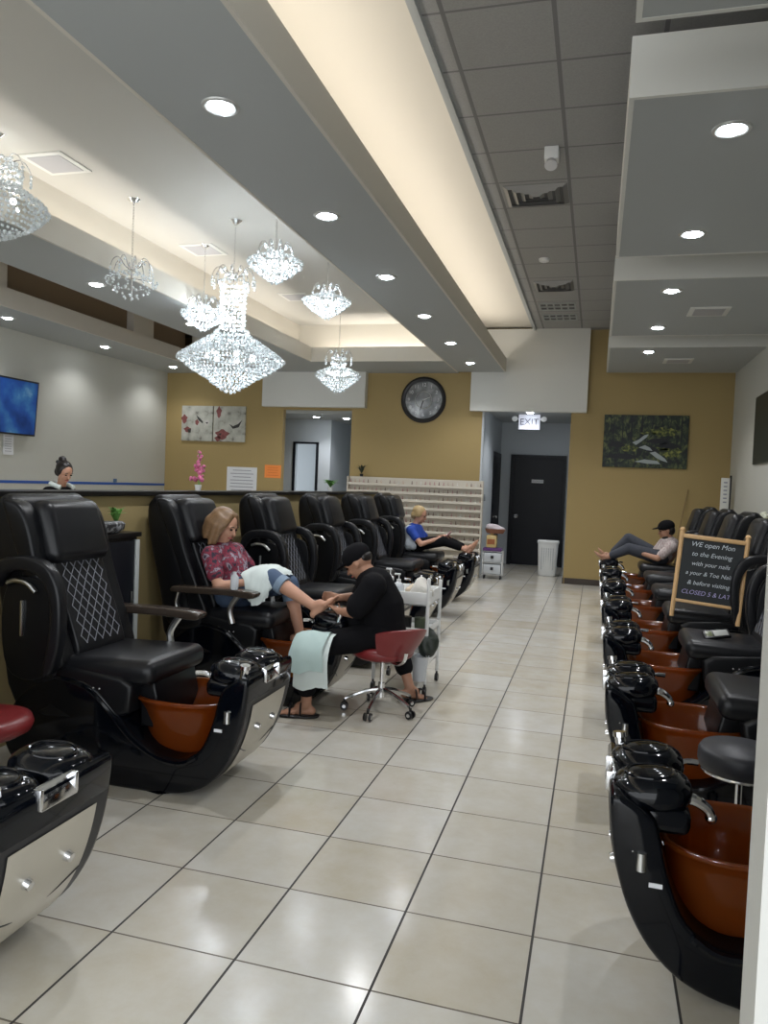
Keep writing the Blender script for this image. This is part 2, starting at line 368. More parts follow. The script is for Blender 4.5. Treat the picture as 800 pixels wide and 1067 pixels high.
b = nb(); box(b, -1.955,-1.925,14.78,14.85,0,2.27); box(b,-1.955,-1.925,15.75,15.82,0,2.27); box(b,-1.955,-1.925,14.85,15.75,2.2,2.27); obj('door_frame', b, doorblack, d, 0)

# ------------------------------------------------------------------ lamps
def spot(parent, z, power, size=2.3, blend=.7, col=(.97,.975,1), r=.045):
    l = bpy.data.lights.new('lamp', 'SPOT'); l.energy = power; l.spot_size = size; l.spot_blend = blend; l.shadow_soft_size = r; l.color = col
    o = link('lamp', l, parent, (0,0,z)); return o
ring_b = nb(); lathe(ring_b, [(.070,.012),(.070,-.004),(.083,-.010),(.098,-.007),(.102,0),(.100,.004)], n=28); ring_me = mesh_of('trim_ring', ring_b, tilev)
baf_b = nb(); lathe(baf_b, [(.0,.02),(.070,.02),(.070,.006),(.058,.0)], n=28); baf_me = mesh_of('baffle', baf_b, dimlens)
len_b = nb(); lathe(len_b, [(.058,.004),(.058,-.008),(.045,-.017),(.0,-.020)], n=28); len_me = mesh_of('lens', len_b, lens)
def downlight(x, y, z, label, group, p=55, sc=1.0):
    t = thing('recessed_downlight', label, 'ceiling light', (x,y,z), 0, group); t.scale = (sc,sc,sc)
    link('trim_ring', ring_me, t); link('baffle', baf_me, t); link('lens', len_me, t)
    if p: spot(t, -.03, p*1.15)
    return t
ordw = ['nearest','second','third','fourth','fifth','farthest']
for k in range(6):
    downlight(-2.03, 3.72+1.664*k, Zs, '%s round downlight along the long grey beam, counting from the camera' % ordw[k], 'downlights in the long beam', 36)
for (y, lb) in ((1.9,'round downlight in the nearest white ceiling panel'),(4.47,'largest bright downlight of the right ceiling panels'),(6.18,'second round downlight on the right, near its panel rear edge'),
                (7.85,'front downlight of the third right ceiling panel'),(9.55,'rear downlight of the third right ceiling panel, next to farther one'),(11.15,'farthest small downlight of the right ceiling panels')):
    if y > 2: downlight(.60, y, Zs, lb, 'downlights in the right ceiling panels', 36)
for (x, y, lb) in ((-5.17,6.95,'downlight in soffit beside the small unlit chandelier'),(-5.17,8.9,'downlight behind the small lit chandelier left of the big one'),(-5.17,11.75,'downlight right of the big chandelier near tray corner'),
                   (-7.55,8.35,'downlight at left edge above the television wall'),(-7.55,10.4,'middle downlight of the strip along left wall'),(-7.55,12.4,'farthest downlight of left strip above ochre wall corner')):
    downlight(x, y, Zs, lb, 'downlights in the left soffits', 34 if x > -6 else 17)
downlight(-5.3, 13.9, 2.80, 'left small ceiling light inside the left hallway', 'hallway lights', 14)
downlight(-4.75, 14.1, 2.80, 'right small ceiling light inside the left hallway', 'hallway lights', 14)
downlight(-1.2, 13.75, 2.93, 'bright ceiling light above the exit sign in hallway', 'hallway lights', 24)
def cove(name, x, y, z, sx, sy, power, rot=(PI,0,0), col=(1,.92,.83)):
    l = bpy.data.lights.new(name, 'AREA'); l.shape = 'RECTANGLE'; l.size = sx; l.size_y = sy; l.energy = power; l.color = col
    o = link(name, l, None, (x,y,z), rot); return o
cove('cove_lamp', -1.78, 5, Zs+.07, .06, 15, 32)
cove('cove_lamp', -4.84, 4.9, Zs+.07, .06, 13.5, 26)
cove('cove_lamp', -3.5, 12.04, Zs+.07, 2.1, .06, 6)
cove('cove_lamp', -2.22, 4.9, Zs+.07, .06, 13.5, 8)
# daylight from the storefront windows behind the camera
W = bpy.data.worlds.new('World'); bpy.context.scene.world = W; W.use_nodes = True
W.node_tree.nodes['Background'].inputs[0].default_value = (.92,.96,1,1); W.node_tree.nodes['Background'].inputs[1].default_value = 1.3

# ------------------------------------------------------------------ chandeliers
def bead(bm, p, s, q):
    vs = [bm.verts.new(Vector(p)+q @ (Vector(v)*s)) for v in ((1,0,0),(-1,0,0),(0,1,0),(0,-1,0),(0,0,1.3),(0,0,-1.3))]
    for a, b_, c in ((0,2,4),(2,1,4),(1,3,4),(3,0,4),(2,0,5),(1,2,5),(3,1,5),(0,3,5)): bm.faces.new((vs[a], vs[b_], vs[c]))
def rq(): return Quaternion((rnd.random()-.5, rnd.random()-.5, rnd.random()-.5, rnd.random())).normalized()
def chandelier(x, y, zc, prof, label, lit, top, cylz=None, bs=.017, arms=8, armr=.2, gap=.042, kindlit=1.0):
    t = thing('crystal_chandelier', label, 'chandelier', (x,y,0), 0, 'crystal chandeliers')
    b = nb(); cone(b, (0,0,zc), (0,0,zc-.03), .065, .03, 20); cone(b, (0,0,zc-.03),(0,0,zc-.05),.012,.012); obj('canopy', b, chrome, t)
    b = nb(); z = zc-.05; i = 0
    while z > top+.03:
        pts = [(0,0,z),(.009 if i%2 else 0, 0 if i%2 else .009, z-.014),(0,0,z-.03),(-.009 if i%2 else 0, 0 if i%2 else -.009, z-.014)]
        tube(b, pts, .0022, 4, 2, True); z -= .026; i += 1
    obj('chain', b, chrome, t)
    b = nb(); cone(b, (0,0,top+.04), (0,0,prof[-1][1]+.02), .008, .008, 8)
    for k in range(arms):
        a = 2*PI*k/arms; c, s = math.cos(a), math.sin(a)
        tube(b, [(0,0,top-.06),(.35*armr*c,.35*armr*s,top-.02),(.6*armr*c,.6*armr*s,top+.05),(.85*armr*c,.85*armr*s,top+.03),(armr*c,armr*s,top-.04)], .005, 5, 4)
    for r, zz in (prof[0], prof[len(prof)//2]):
        tube(b, [(r*math.cos(2*PI*k/16), r*math.sin(2*PI*k/16), zz) for k in range(16)], .004, 5, 2, True)
    obj('frame', b, chrome, t)
    b = nb()
    for i in range(len(prof)-1):
        (r0,z0),(r1,z1) = prof[i], prof[i+1]; L = math.hypot(r1-r0, z1-z0); n = max(1, int(L/gap))
        for j in range(n):
            f = j/n; r = r0+(r1-r0)*f; z = z0+(z1-z0)*f; m = max(1, int(2*PI*r/gap)); ph = rnd.random()*6
            for k in range(m):
                a = ph+2*PI*k/m; rr = r*(1+rnd.uniform(-.02,.02))
                bead(b, (rr*math.cos(a), rr*math.sin(a), z+rnd.uniform(-.004,.004)), bs*rnd.uniform(.8,1.15), rq())
    for k in range(arms):
        a = 2*PI*k/arms; c, s = math.cos(a), math.sin(a)
        for q in range(4): bead(b, (armr*c, armr*s, top-.06-.028*q), bs*.9, rq())
        bead(b, (.6*armr*c, .6*armr*s, top+.02), bs, rq())
    o = obj('crystal_strands', b, crystal, t, 0); o['kind'] = 'stuff'
    if lit:
        zs = [prof[len(prof)//2][1]+.0]
        if cylz: zs += cylz
        n = 5 if not cylz else 7
        for k in range(n):
            a = 2*PI*k/n; rr = max(p[0] for p in prof)*.45
            b = nb(); ell(b, (rr*math.cos(a), rr*math.sin(a), zs[0]), .026, seg=10); obj('bulb', b, bulb, t)
        for z in zs[1:]:
            b = nb(); ell(b, (.05*math.cos(z*9), .05*math.sin(z*9), z), .03, seg=10); obj('bulb', b, bulb, t)
        for z in zs:
            l = bpy.data.lights.new('lamp', 'POINT'); l.energy = lit*.62; l.color = (.88,.94,1); l.shadow_soft_size = .06
            link('lamp', l, t, (0,0,z))
    return t
chandelier(-3.71, 7.2, 4.2, [(.15,3.56),(.13,3.5),(.125,3.1),(.17,3.06),(.20,3.01),(.30,2.95),(.52,2.80),(.54,2.77),(.38,2.65),(.24,2.57),(.10,2.47),(.0,2.41)],
           'largest crystal chandelier with a long lit column above a wide diamond basket', 11, 3.66, [3.2,3.45], armr=.22, arms=10)
chandelier(-3.71, 10.55, 4.2, [(.10,3.36),(.11,3.28),(.09,3.24),(.16,3.2),(.30,3.14),(.33,3.10),(.22,3.0),(.10,2.9),(.0,2.84)],
           'farthest lit chandelier, diamond shaped, hanging in front of the white header box', 7, 3.42, armr=.20)
sm = lambda z, w=.27: [(.08,z+.10),(.14,z+.07),(w,z+.02),(w*.95,z-.01),(.16,z-.08),(.07,z-.14),(.0,z-.19)]
chandelier(-4.44, 6.5, 4.2, sm(3.40,.24), 'small unlit crystal chandelier nearest the left soffit', 0, 3.58, bs=.014, gap=.07, armr=.2)
chandelier(-4.44, 7.9, 4.2, sm(3.40,.25), 'small lit chandelier left of the largest one, on a bare rod', 6, 3.56, armr=.18)
chandelier(-2.98, 6.6, 4.2, sm(3.55,.25), 'small bright chandelier right of the largest one near the beam', 8, 3.70, armr=.17)
chandelier(-2.98, 8.0, 4.2, sm(3.53,.26), 'small bluish lit chandelier just above the farthest diamond one', 7, 3.68, armr=.17)
chandelier(-4.72, 5.05, 4.2, [(.12,4.0),(.2,3.9),(.18,3.8),(.27,3.74),(.38,3.66),(.40,3.62),(.28,3.5),(.14,3.42),(.0,3.36)],
           'chandelier cut off by the left edge of the picture', 4, 3.98, armr=.26)

# ------------------------------------------------------------------ pedicure chairs (local x: 0 at the prow, growing towards the backrest)
CM = {}
def cm(key, bm, mat, ang=35): CM[key] = mesh_of(key, bm, mat, ang)
hull_poly = spoly([(.0,.62),(-.005,.52),(.02,.38),(.07,.24),(.15,.12),(.27,.035),(.45,.0),(.8,.0),(1.12,.0),(1.28,.04),(1.35,.16),(1.30,.34),(1.17,.47),(.98,.53),(.82,.50),(.70,.40),(.60,.29),(.48,.21),(.34,.19),(.235,.25),(.175,.38),(.145,.50),(.11,.57)], 4)
b = nb(); prism(b, hull_poly, -.275, .275, .022, 3)
for v in b.verts:
    f = 1.0 - .10*max(0, min(1, (v.co.z and (.25-v.co.z)/.25)))
    v.co.y *= f*(1.06 if v.co.x > .7 else 1.0+.06*max(0, (v.co.x-.3)/.4) if v.co.x > .3 else 1.0)
cm('hull', b, gloss, 50)
# side ridges
for s in (1,-1):
    b = nb(); tube(b, [(1.05,s*.275,.52),(.86,s*.283,.49),(.72,s*.284,.385),(.60,s*.282,.27),(.46,s*.275,.19),(.33,s*.272,.175),(.25,s*.27,.215)], .016, 8, 4)
    cm('ridge%d'%s, b, gloss)
# front border and panel on the prow face
def front_strip(bm, ts, w0, w1, off):
    fp = [(.004,.60),(-.002,.52),(.022,.38),(.072,.24),(.152,.12),(.265,.04)]
    P = smoothpath([(x,0,z) for x,z in fp], 8); n = len(P)-1
    rows = []
    for t in ts:
        i = t*n; a = int(min(n-1, i)); p = P[a].lerp(P[a+1], i-a); d = (P[a+1]-P[a]).normalized(); nn = Vector((d.z,0,-d.x))
        if nn.x > 0: nn = -nn
        p = p+nn*off; w = w0+(w1-w0)*t
        rows.append([bm.verts.new((p.x, s*w, p.z)) for s in (-1,-.5,0,.5,1)])
    for A, B in zip(rows, rows[1:]):
        for j in range(4): bm.faces.new((A[j], A[j+1], B[j+1], B[j]))
def thick(bm, d): bmesh.ops.solidify(bm, geom=bm.faces[:], thickness=d)
b = nb(); front_strip(b, [i/16 for i in range(0,17)], .262, .235, .003); thick(b, .006); cm('front_border', b, greyband)
b = nb(); front_strip(b, [.27+i/16*.68 for i in range(17)], .20, .185, .007); thick(b, .004); cm('front_panel', b, panelm)
for s in (1,-1):
    b = nb(); cone(b, (.03,s*.09,.345),(.006,s*.09,.338),.020,.015,16); cm('knob%d'%s, b, chrome)
b = nb(); tube(b, [(.055,-.19,.255),(.078,-.1,.215),(.10,0,.19),(.078,.1,.215),(.055,.19,.255)], .003, 6, 5); cm('panel_groove', b, darkpl)
# bowl
b = nb(); lathe(b, [(.0,.165),(.12,.165),(.165,.18),(.20,.25),(.225,.36),(.245,.47),(.262,.515),(.275,.525),(.275,.54),(.262,.545),(.245,.53),(.228,.475),(.208,.37),(.182,.265),(.15,.205),(.10,.19),(.0,.188)], (.415,0,0), 40, .98, .93, .72)
for v in b.verts: v.co.z = .15+(v.co.z-.165)*.80
cm('bowl', b, amber, 60)
b = nb(); lathe(b, [(.0,.178),(.03,.178),(.032,.172)], (.415,0,0), 20); cm('drain', b, chrome)
# prow top
b = nb(); box(b, .005, .235, -.235, .235, .50, .585, .03, seg=4); cm('footrest_base', b, gloss)
for s in (1,-1):
    b = nb(); ell(b, (.12, s*.125, .605), (.125,.118,.062), (0,-.10,0), 28, .8); cm('footrest%d'%s, b, gloss)
    b = nb(); tube(b, [(.115+.075*math.cos(a), s*.125+.066*math.sin(a), .657+.006*math.cos(a)) for a in [2*PI*k/14 for k in range(14)]], .008, 8, 3, True); cm('footring%d'%s, b, chrome if 0 else gloss)
b = nb(); cone(b, (.045,.215,.58),(.03,.225,.655),.022,.02,16); cone(b,(.03,.225,.655),(.028,.227,.672),.026,.024,16); cm('tap', b, chrome)
b = nb(); box(b, -.012, .0, -.075, .085, .555, .63, .004, (0,.3,0)); box(b, -.02,.03,-.08,-.065,.56,.625,.004); box(b,-.02,.03,.075,.09,.56,.625,.004); cm('grab_handle', b, chrome)
b = nb(); tube(b, [(.19,-.15,.585),(.24,-.16,.60),(.285,-.155,.575),(.30,-.15,.545)], lambda t: .021-.006*t, 10, 4); ell(b, (.30,-.15,.545), .019, seg=12); cm('spout', b, chrome)
b = nb(); tube(b, [(.215,.17,.57),(.25,.19,.60),(.30,.20,.60)], .012, 8, 4); cm('shower_hose', b, chrome)
for s in (1,-1):
    b = nb(); cone(b, (.09,s*.276,.40),(.09,s*.276,.455),.016,.014,12); box(b, .06,.09,s*.268-.006,s*.268+.006,.45,.462,.003); cm('side_valve%d'%s, b, steel)
    b = nb(); box(b, .115,.155,s*.2755-.002,s*.2755+.002,.352,.366); cm('tag%d'%s, b, tagm, 0)
# seat
b = nb(); box(b, .50, 1.10, -.275, .275, .515, .64, .055, seg=5)
for v in b.verts: v.co.z += -.02*((v.co.x-.5)/.6)+ .012*math.cos(v.co.y/.275*1.5)
cm('seat', b, leather2, 60)
b = nb(); prism(b, [(.53,.53),(.50,.40),(.53,.30),(.60,.30),(.62,.52)], -.20, .20, .015); cm('leg_flap', b, leather)
b = nb(); prism(b, [(.60,.52),(.62,.38),(.80,.30),(1.26,.30),(1.34,.45),(1.36,.56),(1.1,.60),(.66,.56)], -.285, .285, .03); cm('seat_base', b, leather)
b = nb()
for k in range(3): ell(b, (.78+.035*k,.287,.49), .006, seg=8); ell(b, (.78+.035*k,-.287,.49), .006, seg=8)
cm('controls', b, chrome)
# backrest: a deep shell with side wings, a quilted centre and a pillow
SH = .15
def shear(b):
    for v in b.verts: v.co.x += SH*(v.co.z-.55)
shell = spoly([(1.02,.52),(1.07,.75),(1.13,1.05),(1.165,1.30),(1.20,1.395),(1.28,1.43),(1.38,1.405),(1.43,1.32),(1.42,1.1),(1.37,.8),(1.32,.52),(1.17,.46)], 4)
b = nb(); prism(b, shell, -.30, .30, .055, 5)
for v in b.verts: v.co.x += SH*(v.co.z-.55)*max(.25, min(1, (1.45-v.co.x)/.28))
cm('backrest', b, leather, 60)
for s in (1,-1):
    w = [(.97,.60),(1.00,.75),(1.06,1.02),(1.09,1.26),(1.13,1.365),(1.19,1.40),(1.24,1.38),(1.20,1.2),(1.14,.9),(1.10,.60),(1.03,.56)]
    b = nb(); prism(b, spoly(w, 4), s*.205 if s > 0 else -.315, .315 if s > 0 else -.205, .035, 4); shear(b); cm('wing%d'%s, b, leather, 60)
b = nb(); prism(b, spoly([(.955,.64),(.985,.80),(1.035,1.0),(1.06,1.12),(1.12,1.14),(1.16,1.1),(1.12,.8),(1.08,.60),(1.0,.59)], 4), -.20, .20, .03, 4); shear(b)
from mathutils.bvhtree import BVHTree
bvh = BVHTree.FromBMesh(b); cm('back_cushion', b, leather2, 60)
def project(pts, tree):
    out = []
    for y, z in pts:
        h = tree.ray_cast(Vector((.5, y, z)), Vector((1,0,0)))[0]
        if h: out.append(h+Vector((-.001,0,0)))
    return out
b = nb()
for k in range(-7, 9):
    for sgn in (1,-1):
        pts = []
        for j in range(25):
            v = j/24; u = (k*.36)+sgn*(v-.5)*2.2
            if abs(u) <= .95: pts.append((u*.18, .67+.46*v))
        P = project(pts, bvh)
        if len(P) > 2: tube(b, P, .0028, 4, 1, smooth=False)
cm('stitching', b, thread)
b = nb(); box(b, -.075, .075, -.225, .225, -.165, .165, .06, seg=5)
for v in b.verts:
    v.co.x -= .02*math.cos(v.co.y*6)*math.cos(v.co.z*8)
    v.co.y *= 1+.10*(v.co.z/.165)*-.5
xf(b, b.verts, (1.10,0,1.235), (0,.16,0)); shear(b); bvh = BVHTree.FromBMesh(b); cm('pillow', b, leather2, 60)
b = nb()
for k in range(-6, 7):
    for sgn in (1,-1):
        P = project([(k*.05+sgn*(v/12-.5)*.11, 1.285+.10*v/12) for v in range(13) if abs(k*.05+sgn*(v/12-.5)*.11) < .19], bvh)
        if len(P) > 2: tube(b, P, .0026, 4, 1, smooth=False)
tube(b, project([(-.205+.41*v/20, 1.275) for v in range(21)], bvh), .0032, 5, 1, smooth=False)
for s in (1,-1): tube(b, project([(s*(.02+.17*v/16), 1.13+.14*v/16) for v in range(17)], bvh), .0026, 5, 1, smooth=False)
cm('pillow_stitching', b, thread)
# arms
armpoly = [(1.38,.98),(1.36,1.06),(1.28,1.115),(1.14,1.125),(1.03,1.09),(.965,.99),(.945,.86),(.955,.70),(1.00,.56),(1.05,.56),(1.02,.70),(1.01,.86),(1.03,.96),(1.08,1.03),(1.16,1.055),(1.26,1.045),(1.31,1.0),(1.33,.96)]
for s in (1,-1):
    y0, y1 = (.315,.385) if s > 0 else (-.385,-.315)
    b = nb(); prism(b, spoly(armpoly, 3), y0, y1, .018, 3); cm('arm_up%d'%s, b, leather2, 50)
    b = nb(); prism(b, spoly([(1.05,.98),(1.01,.80),(1.03,.58),(1.15,.50),(1.30,.55),(1.34,.8),(1.30,.98),(1.2,1.02)],4), s*.30-.012+s*.015, s*.30+.012+s*.015, .008); cm('arm_panel%d'%s, b, leather, 50)
    b = nb(); tube(b, [(1.29,s*.345,.985),(1.24,s*.345,1.0),(1.17,s*.345,.99),(1.12,s*.345,.95)], .012, 8, 4); box(b, 1.20,1.215,s*.333-.008,s*.333+.008,.72,.90,.004); cm('hinge%d'%s, b, steel)
    b = nb(); prism(b, spoly([(.58,.765),(.60,.79),(.8,.80),(1.1,.795),(1.2,.79),(1.21,.755),(1.1,.75),(.8,.755),(.62,.745)],3), s*.355-.05, s*.355+.05, .012); cm('arm_down%d'%s, b, bronze, 50)
    b = nb(); tube(b, [(1.17,s*.35,.76),(1.19,s*.35,.66),(1.14,s*.35,.57)], .022, 8, 4, flat=.5); cm('bracket_rear%d'%s, b, steel); b = nb(); tube(b, [(.72,s*.35,.76),(.78,s*.35,.66),(.76,s*.35,.56)], .02, 8, 4); cm('bracket%d'%s, b, steel)
base_parts = [('hull','hull'),('side_ridge','ridge1'),('side_ridge','ridge-1'),('bowl','bowl'),('footrest_base','footrest_base'),('footrest','footrest1'),('footrest','footrest-1'),
              ('tap','tap'),('grab_handle','grab_handle'),('spout','spout'),('shower_hose','shower_hose'),('side_valve','side_valve1'),('side_valve','side_valve-1'),('name_tag','tag1'),('name_tag','tag-1'),
              ('seat','seat'),('leg_flap','leg_flap'),('seat_base','seat_base'),('control_buttons','controls'),('backrest','backrest'),('back_wing','wing1'),('back_wing','wing-1'),
              ('back_cushion','back_cushion'),('headrest_pillow','pillow')]
sub = {'bowl':[('drain','drain')], 'footrest':None}
def pedi_chair(x, y, rz, label, arms=('up','up'), group=None, recline=0):
    t = thing('pedicure_chair', label, 'pedicure chair', (x,y,0), rz, group)
    for nm, key in base_parts:
        o = link(nm, CM[key], t)
        if recline and nm in ('backrest','back_wing','back_cushion','headrest_pillow'):
            a = math.radians(recline); pv = Vector((1.12,0,.58)); o.rotation_euler = (0,a,0); o.location = pv-Matrix.Rotation(a,3,'Y') @ pv
        if key == 'bowl': link('drain', CM['drain'], o)
        if key.startswith('footrest') and key != 'footrest_base': link('massage_ring', CM['footring'+key[8:]], o)
        if key == 'back_cushion': link('stitching', CM['stitching'], o)
        if key == 'headrest_pillow': link('stitching', CM['pillow_stitching'], o)
        if key == 'hull':
            link('front_border', CM['front_border'], o); p = link('front_panel', CM['front_panel'], o); p['label'] = 'champagne coloured front panel'
            link('panel_knob', CM['knob1'], o); link('panel_knob', CM['knob-1'], o); link('panel_groove', CM['panel_groove'], o)
    for s, a in zip((1,-1), arms):
        if a == 'up':
            link('armrest', CM['arm_up%d'%s], t); link('arm_side_panel', CM['arm_panel%d'%s], t); link('arm_hinge', CM['hinge%d'%s], t)
        elif a == 'down':
            link('armrest', CM['arm_down%d'%s], t); link('arm_bracket', CM['bracket%d'%s], t); link('arm_bracket', CM['bracket_rear%d'%s], t)
    return t
# left row: prows point to +X (local +y is the side nearest the camera)
LG, RG = 'pedicure chairs along the half wall', 'pedicure chairs along the right wall'
LX = -1.53
pedi_chair(LX, 1.93, PI, 'black pedicure chair in bottom left corner, only its prow in view', group=LG)
pedi_chair(LX, 3.50, PI, 'large black quilted pedicure chair with amber bowl, empty, nearest on left', ('up','down'), LG)
pedi_chair(LX-.06, 5.06, PI, 'pedicure chair the woman in the floral blouse is sitting in', ('down','down'), LG, 3)
for i, (y, lb) in enumerate(((6.30,'empty black pedicure chair directly behind the seated woman and pedicurist'),(7.68,'empty pedicure chair, middle one of three behind the seated woman'),
                (9.04,'empty pedicure chair next before the one with the client in blue'),(10.40,'farthest left pedicure chair, with the blonde client in it'))):
    pedi_chair(LX, y, PI, lb, ('up','up') if i < 3 else ('up','down'), group=LG)
RC = 2.72
for i, lb in enumerate(('nearest right pedicure chair, partly hidden by the white wall end','second pedicure chair on the right, its orange bowl beside round stool','third pedicure chair on the right, remote control at its seat',
                        'right pedicure chair that carries the chalkboard','right pedicure chair just beyond the chalkboard','empty right pedicure chair next to the man in the black cap',
                        'farthest right pedicure chair, man in cap reclining in it')):
    pedi_chair(.10, RC+1.36*i, 0, lb, ('none','none') if i == 0 else ('up','up') if i != 6 else ('none','up'), RG)
# ------------------------------------------------------------------ people
def blob(name, fn, mat, parent, vox=.009, sm=4, ang=0):
    b = nb(); fn(b)
    me = bpy.data.meshes.new(name); b.to_mesh(me); b.free()
    o = bpy.data.objects.new('tmp', me); C.objects.link(o)
    r = o.modifiers.new('r','REMESH'); r.mode = 'VOXEL'; r.voxel_size = vox
    s = o.modifiers.new('s','SMOOTH'); s.iterations = sm; s.factor = .6
    dg = bpy.context.evaluated_depsgraph_get(); dg.update()
    m2 = bpy.data.meshes.new_from_object(o.evaluated_get(dg)); bpy.data.objects.remove(o)
    for p in m2.polygons: p.use_smooth = True
    m2.materials.clear(); m2.materials.append(mat); m2.name = name
    return link(name, m2, parent)
def V(*a): return Vector(a)
def head_shape(b, c, fwd, up, s=1.0):
    """skull, jaw, nose, ears, brow and lips around head centre c"""
    fwd = Vector(fwd).normalized(); up = Vector(up); up = (up-fwd*up.dot(fwd)).normalized(); r = fwd.cross(up)
    R = Matrix((fwd, -r, up)).transposed()
    def P(x, y, z): return Vector(c)+R @ Vector((x*s, y*s, z*s))
    ell(b, P(-.012,0,.025), (.098*s,.078*s,.092*s), R, 20)
    ell(b, P(.020,0,-.035), (.068*s,.060*s,.075*s), R, 18)
    ell(b, P(.050,0,-.088), (.030*s,.034*s,.024*s), R, 12)
    capsule(b, P(.083,0,.012), P(.106,0,-.025), .009*s, .013*s, 10)
    for q in (1,-1):
        ell(b, P(-.005,q*.078,-.008), (.016*s,.008*s,.030*s), R, 10)
        ell(b, P(.062,q*.034,-.030), (.022*s,.020*s,.022*s), R, 10)
        ell(b, P(.078,q*.030,.022), (.014*s,.022*s,.008*s), R, 10)
    return P, R
def face_bits(t, P, R, s=1.0, lips=True, parent=None):
    for q in (1,-1):
        b = nb(); ell(b, P(.083,q*.032,.006), (.009*s,.014*s,.007*s), R, 12); obj('eye', b, eyew, parent or t)
        b = nb(); tube(b, [P(.091,q*.018,.028),P(.092,q*.034,.033),P(.082,q*.050,.027)], .003*s, 6, 3); obj('eyebrow', b, hair_b, parent or t)
    if lips:
        b = nb(); tube(b, [P(.078,-.022,-.060),P(.090,-.008,-.057),P(.091,.008,-.057),P(.078,.022,-.060)], lambda k: (.003+.004*math.sin(k*PI))*s, 8, 4); obj('lips', b, lipm, parent or t)
def hand(b, w, d, palm_n, s=1.0, curl=.5, thumb=1):
    """palm + five bent fingers, from wrist w along d"""
    w = Vector(w); d = Vector(d).normalized(); n = Vector(palm_n); n = (n-d*n.dot(d)).normalized(); x = d.cross(n)*thumb
    k = w+d*.085*s
    capsule(b, w, w+d*.05*s, .022*s, .024*s, 10)
    for f in (-.028,-.010,.010,.027): capsule(b, w+d*.02*s+x*f*.6*s, k+x*f*s, .014*s, .0125*s, 8)
    for f, L in ((-.030,.060),(-.011,.075),(.010,.082),(.030,.074)):
        p0 = k+x*f*s; dd = (d+n*.25*curl).normalized(); p1 = p0+dd*L*.5*s; dd2 = (d+n*1.1*curl).normalized(); p2 = p1+dd2*L*.3*s; dd3 = (d+n*2.2*curl).normalized(); p3 = p2+dd3*L*.25*s
        capsule(b, p0, p1, .0098*s, .0088*s, 8); capsule(b, p1, p2, .0088*s, .0080*s, 8); capsule(b, p2, p3, .0080*s, .0068*s, 8)
    t0 = w+d*.025*s+x*.022*s; t1 = t0+(d*.6+x*.8+n*.2)*.035*s; t2 = t1+(d*.9+x*.3+n*.5)*.032*s; t3 = t2+(d*.9-x*.1+n*.6)*.022*s
    capsule(b, t0, t1, .013*s, .011*s, 8); capsule(b, t1, t2, .011*s, .0095*s, 8); capsule(b, t2, t3, .0095*s, .008*s, 8)
def foot(b, ankle, toe_d, down, s=1.0):
    a = Vector(ankle); f = Vector(toe_d).normalized(); dn = Vector(down); dn = (dn-f*dn.dot(f)).normalized(); x = f.cross(dn)
    heel = a-f*.035*s+dn*.045*s; ball = a+f*.13*s+dn*.058*s
    ell(b, heel, .031*s, seg=12); capsule(b, a, a+f*.05*s+dn*.02*s, .033*s, .032*s, 10); capsule(b, heel, ball, .028*s, .024*s, 10)
    for q, L in ((-.030,.045),(-.014,.05),(.0,.052),(.014,.05),(.028,.042)):
        p = ball+x*q*s; capsule(b, p-f*.05*s+dn*-.008*s, p, .017*s, .014*s, 8); capsule(b, p, p+f*L*s+dn*.004*s, .0115*s, .009*s, 8)

# --- the woman in the floral blouse
y0 = 5.03
t = thing('person', 'woman with shoulder length light brown hair, floral blouse and rolled jeans, feet being treated', 'person', (-2.45,y0,0))
off = V(-2.45,y0,0)
def L(p): return V(*p)-off
HC = L((-2.585,y0-.03,1.205)); hf, hu = (1,-.10,-.42), (.42,0,1)
sR, sL = L((-2.60,y0-.19,1.00)), L((-2.60,y0+.19,1.00))
eR, wR = L((-2.50,y0-.26,.80)), L((-2.28,y0-.12,.835))
eL, wL = L((-2.47,y0+.27,.82)), L((-2.26,y0+.08,.86))
hipR, hipL = L((-2.50,y0-.09,.73)), L((-2.50,y0+.09,.73))
kR, aR = L((-2.17,y0-.10,.865)), L((-1.83,y0-.15,.70))
kL, aL = L((-2.12,y0+.11,.80)), L((-2.02,y0+.10,.44))
PP = {}
def wbody(b):
    PP['P'], PP['R'] = head_shape(b, HC, hf, hu)
    capsule(b, L((-2.60,y0,1.04)), HC+V(-.02,0,-.05), .052, .048)
    capsule(b, L((-2.52,y0,.78)), L((-2.60,y0,.96)), .125, .12)
    capsule(b, sR, sL, .055, .055)
    for s_, e_, w_ in ((sR,eR,wR),(sL,eL,wL)): capsule(b, s_, e_, .045, .037); capsule(b, e_, w_, .037, .025)
    hand(b, wR, (1,.25,.0), (0,0,-1), .95, .6, 1); hand(b, wL, (1,-.2,-.05), (0,0,-1), .95, .6, -1)
    for h_, k_, a_ in ((hipR,kR,aR),(hipL,kL,aL)):
        capsule(b, h_, k_, .075, .052); m = k_.lerp(a_, .35)
        capsule(b, k_, m, .050, .052); capsule(b, m, a_, .052, .034)
    foot(b, aR, (.72,0,.70), (.70,0,-.72)); foot(b, aL, (.9,0,-.3), (0,0,-1))
blob('body', wbody, skin, t, .009, 3)
face_bits(t, PP['P'], PP['R'])
def wshirt(b):
    capsule(b, L((-2.50,y0,.76)), L((-2.56,y0,.88)), .15, .14); capsule(b, L((-2.56,y0,.88)), L((-2.60,y0,.98)), .145, .125)
    capsule(b, sR, sL, .072, .072); ell(b, L((-2.52,y0-.07,.93)), .075); ell(b, L((-2.52,y0+.07,.93)), .075)
    capsule(b, sR, sR.lerp(eR,.62), .068, .062); capsule(b, sL, sL.lerp(eL,.62), .068, .062)
    capsule(b, L((-2.60,y0,1.0)), L((-2.59,y0,1.045)), .075, .062)
blob('blouse', wshirt, blouse, t, .010, 3)
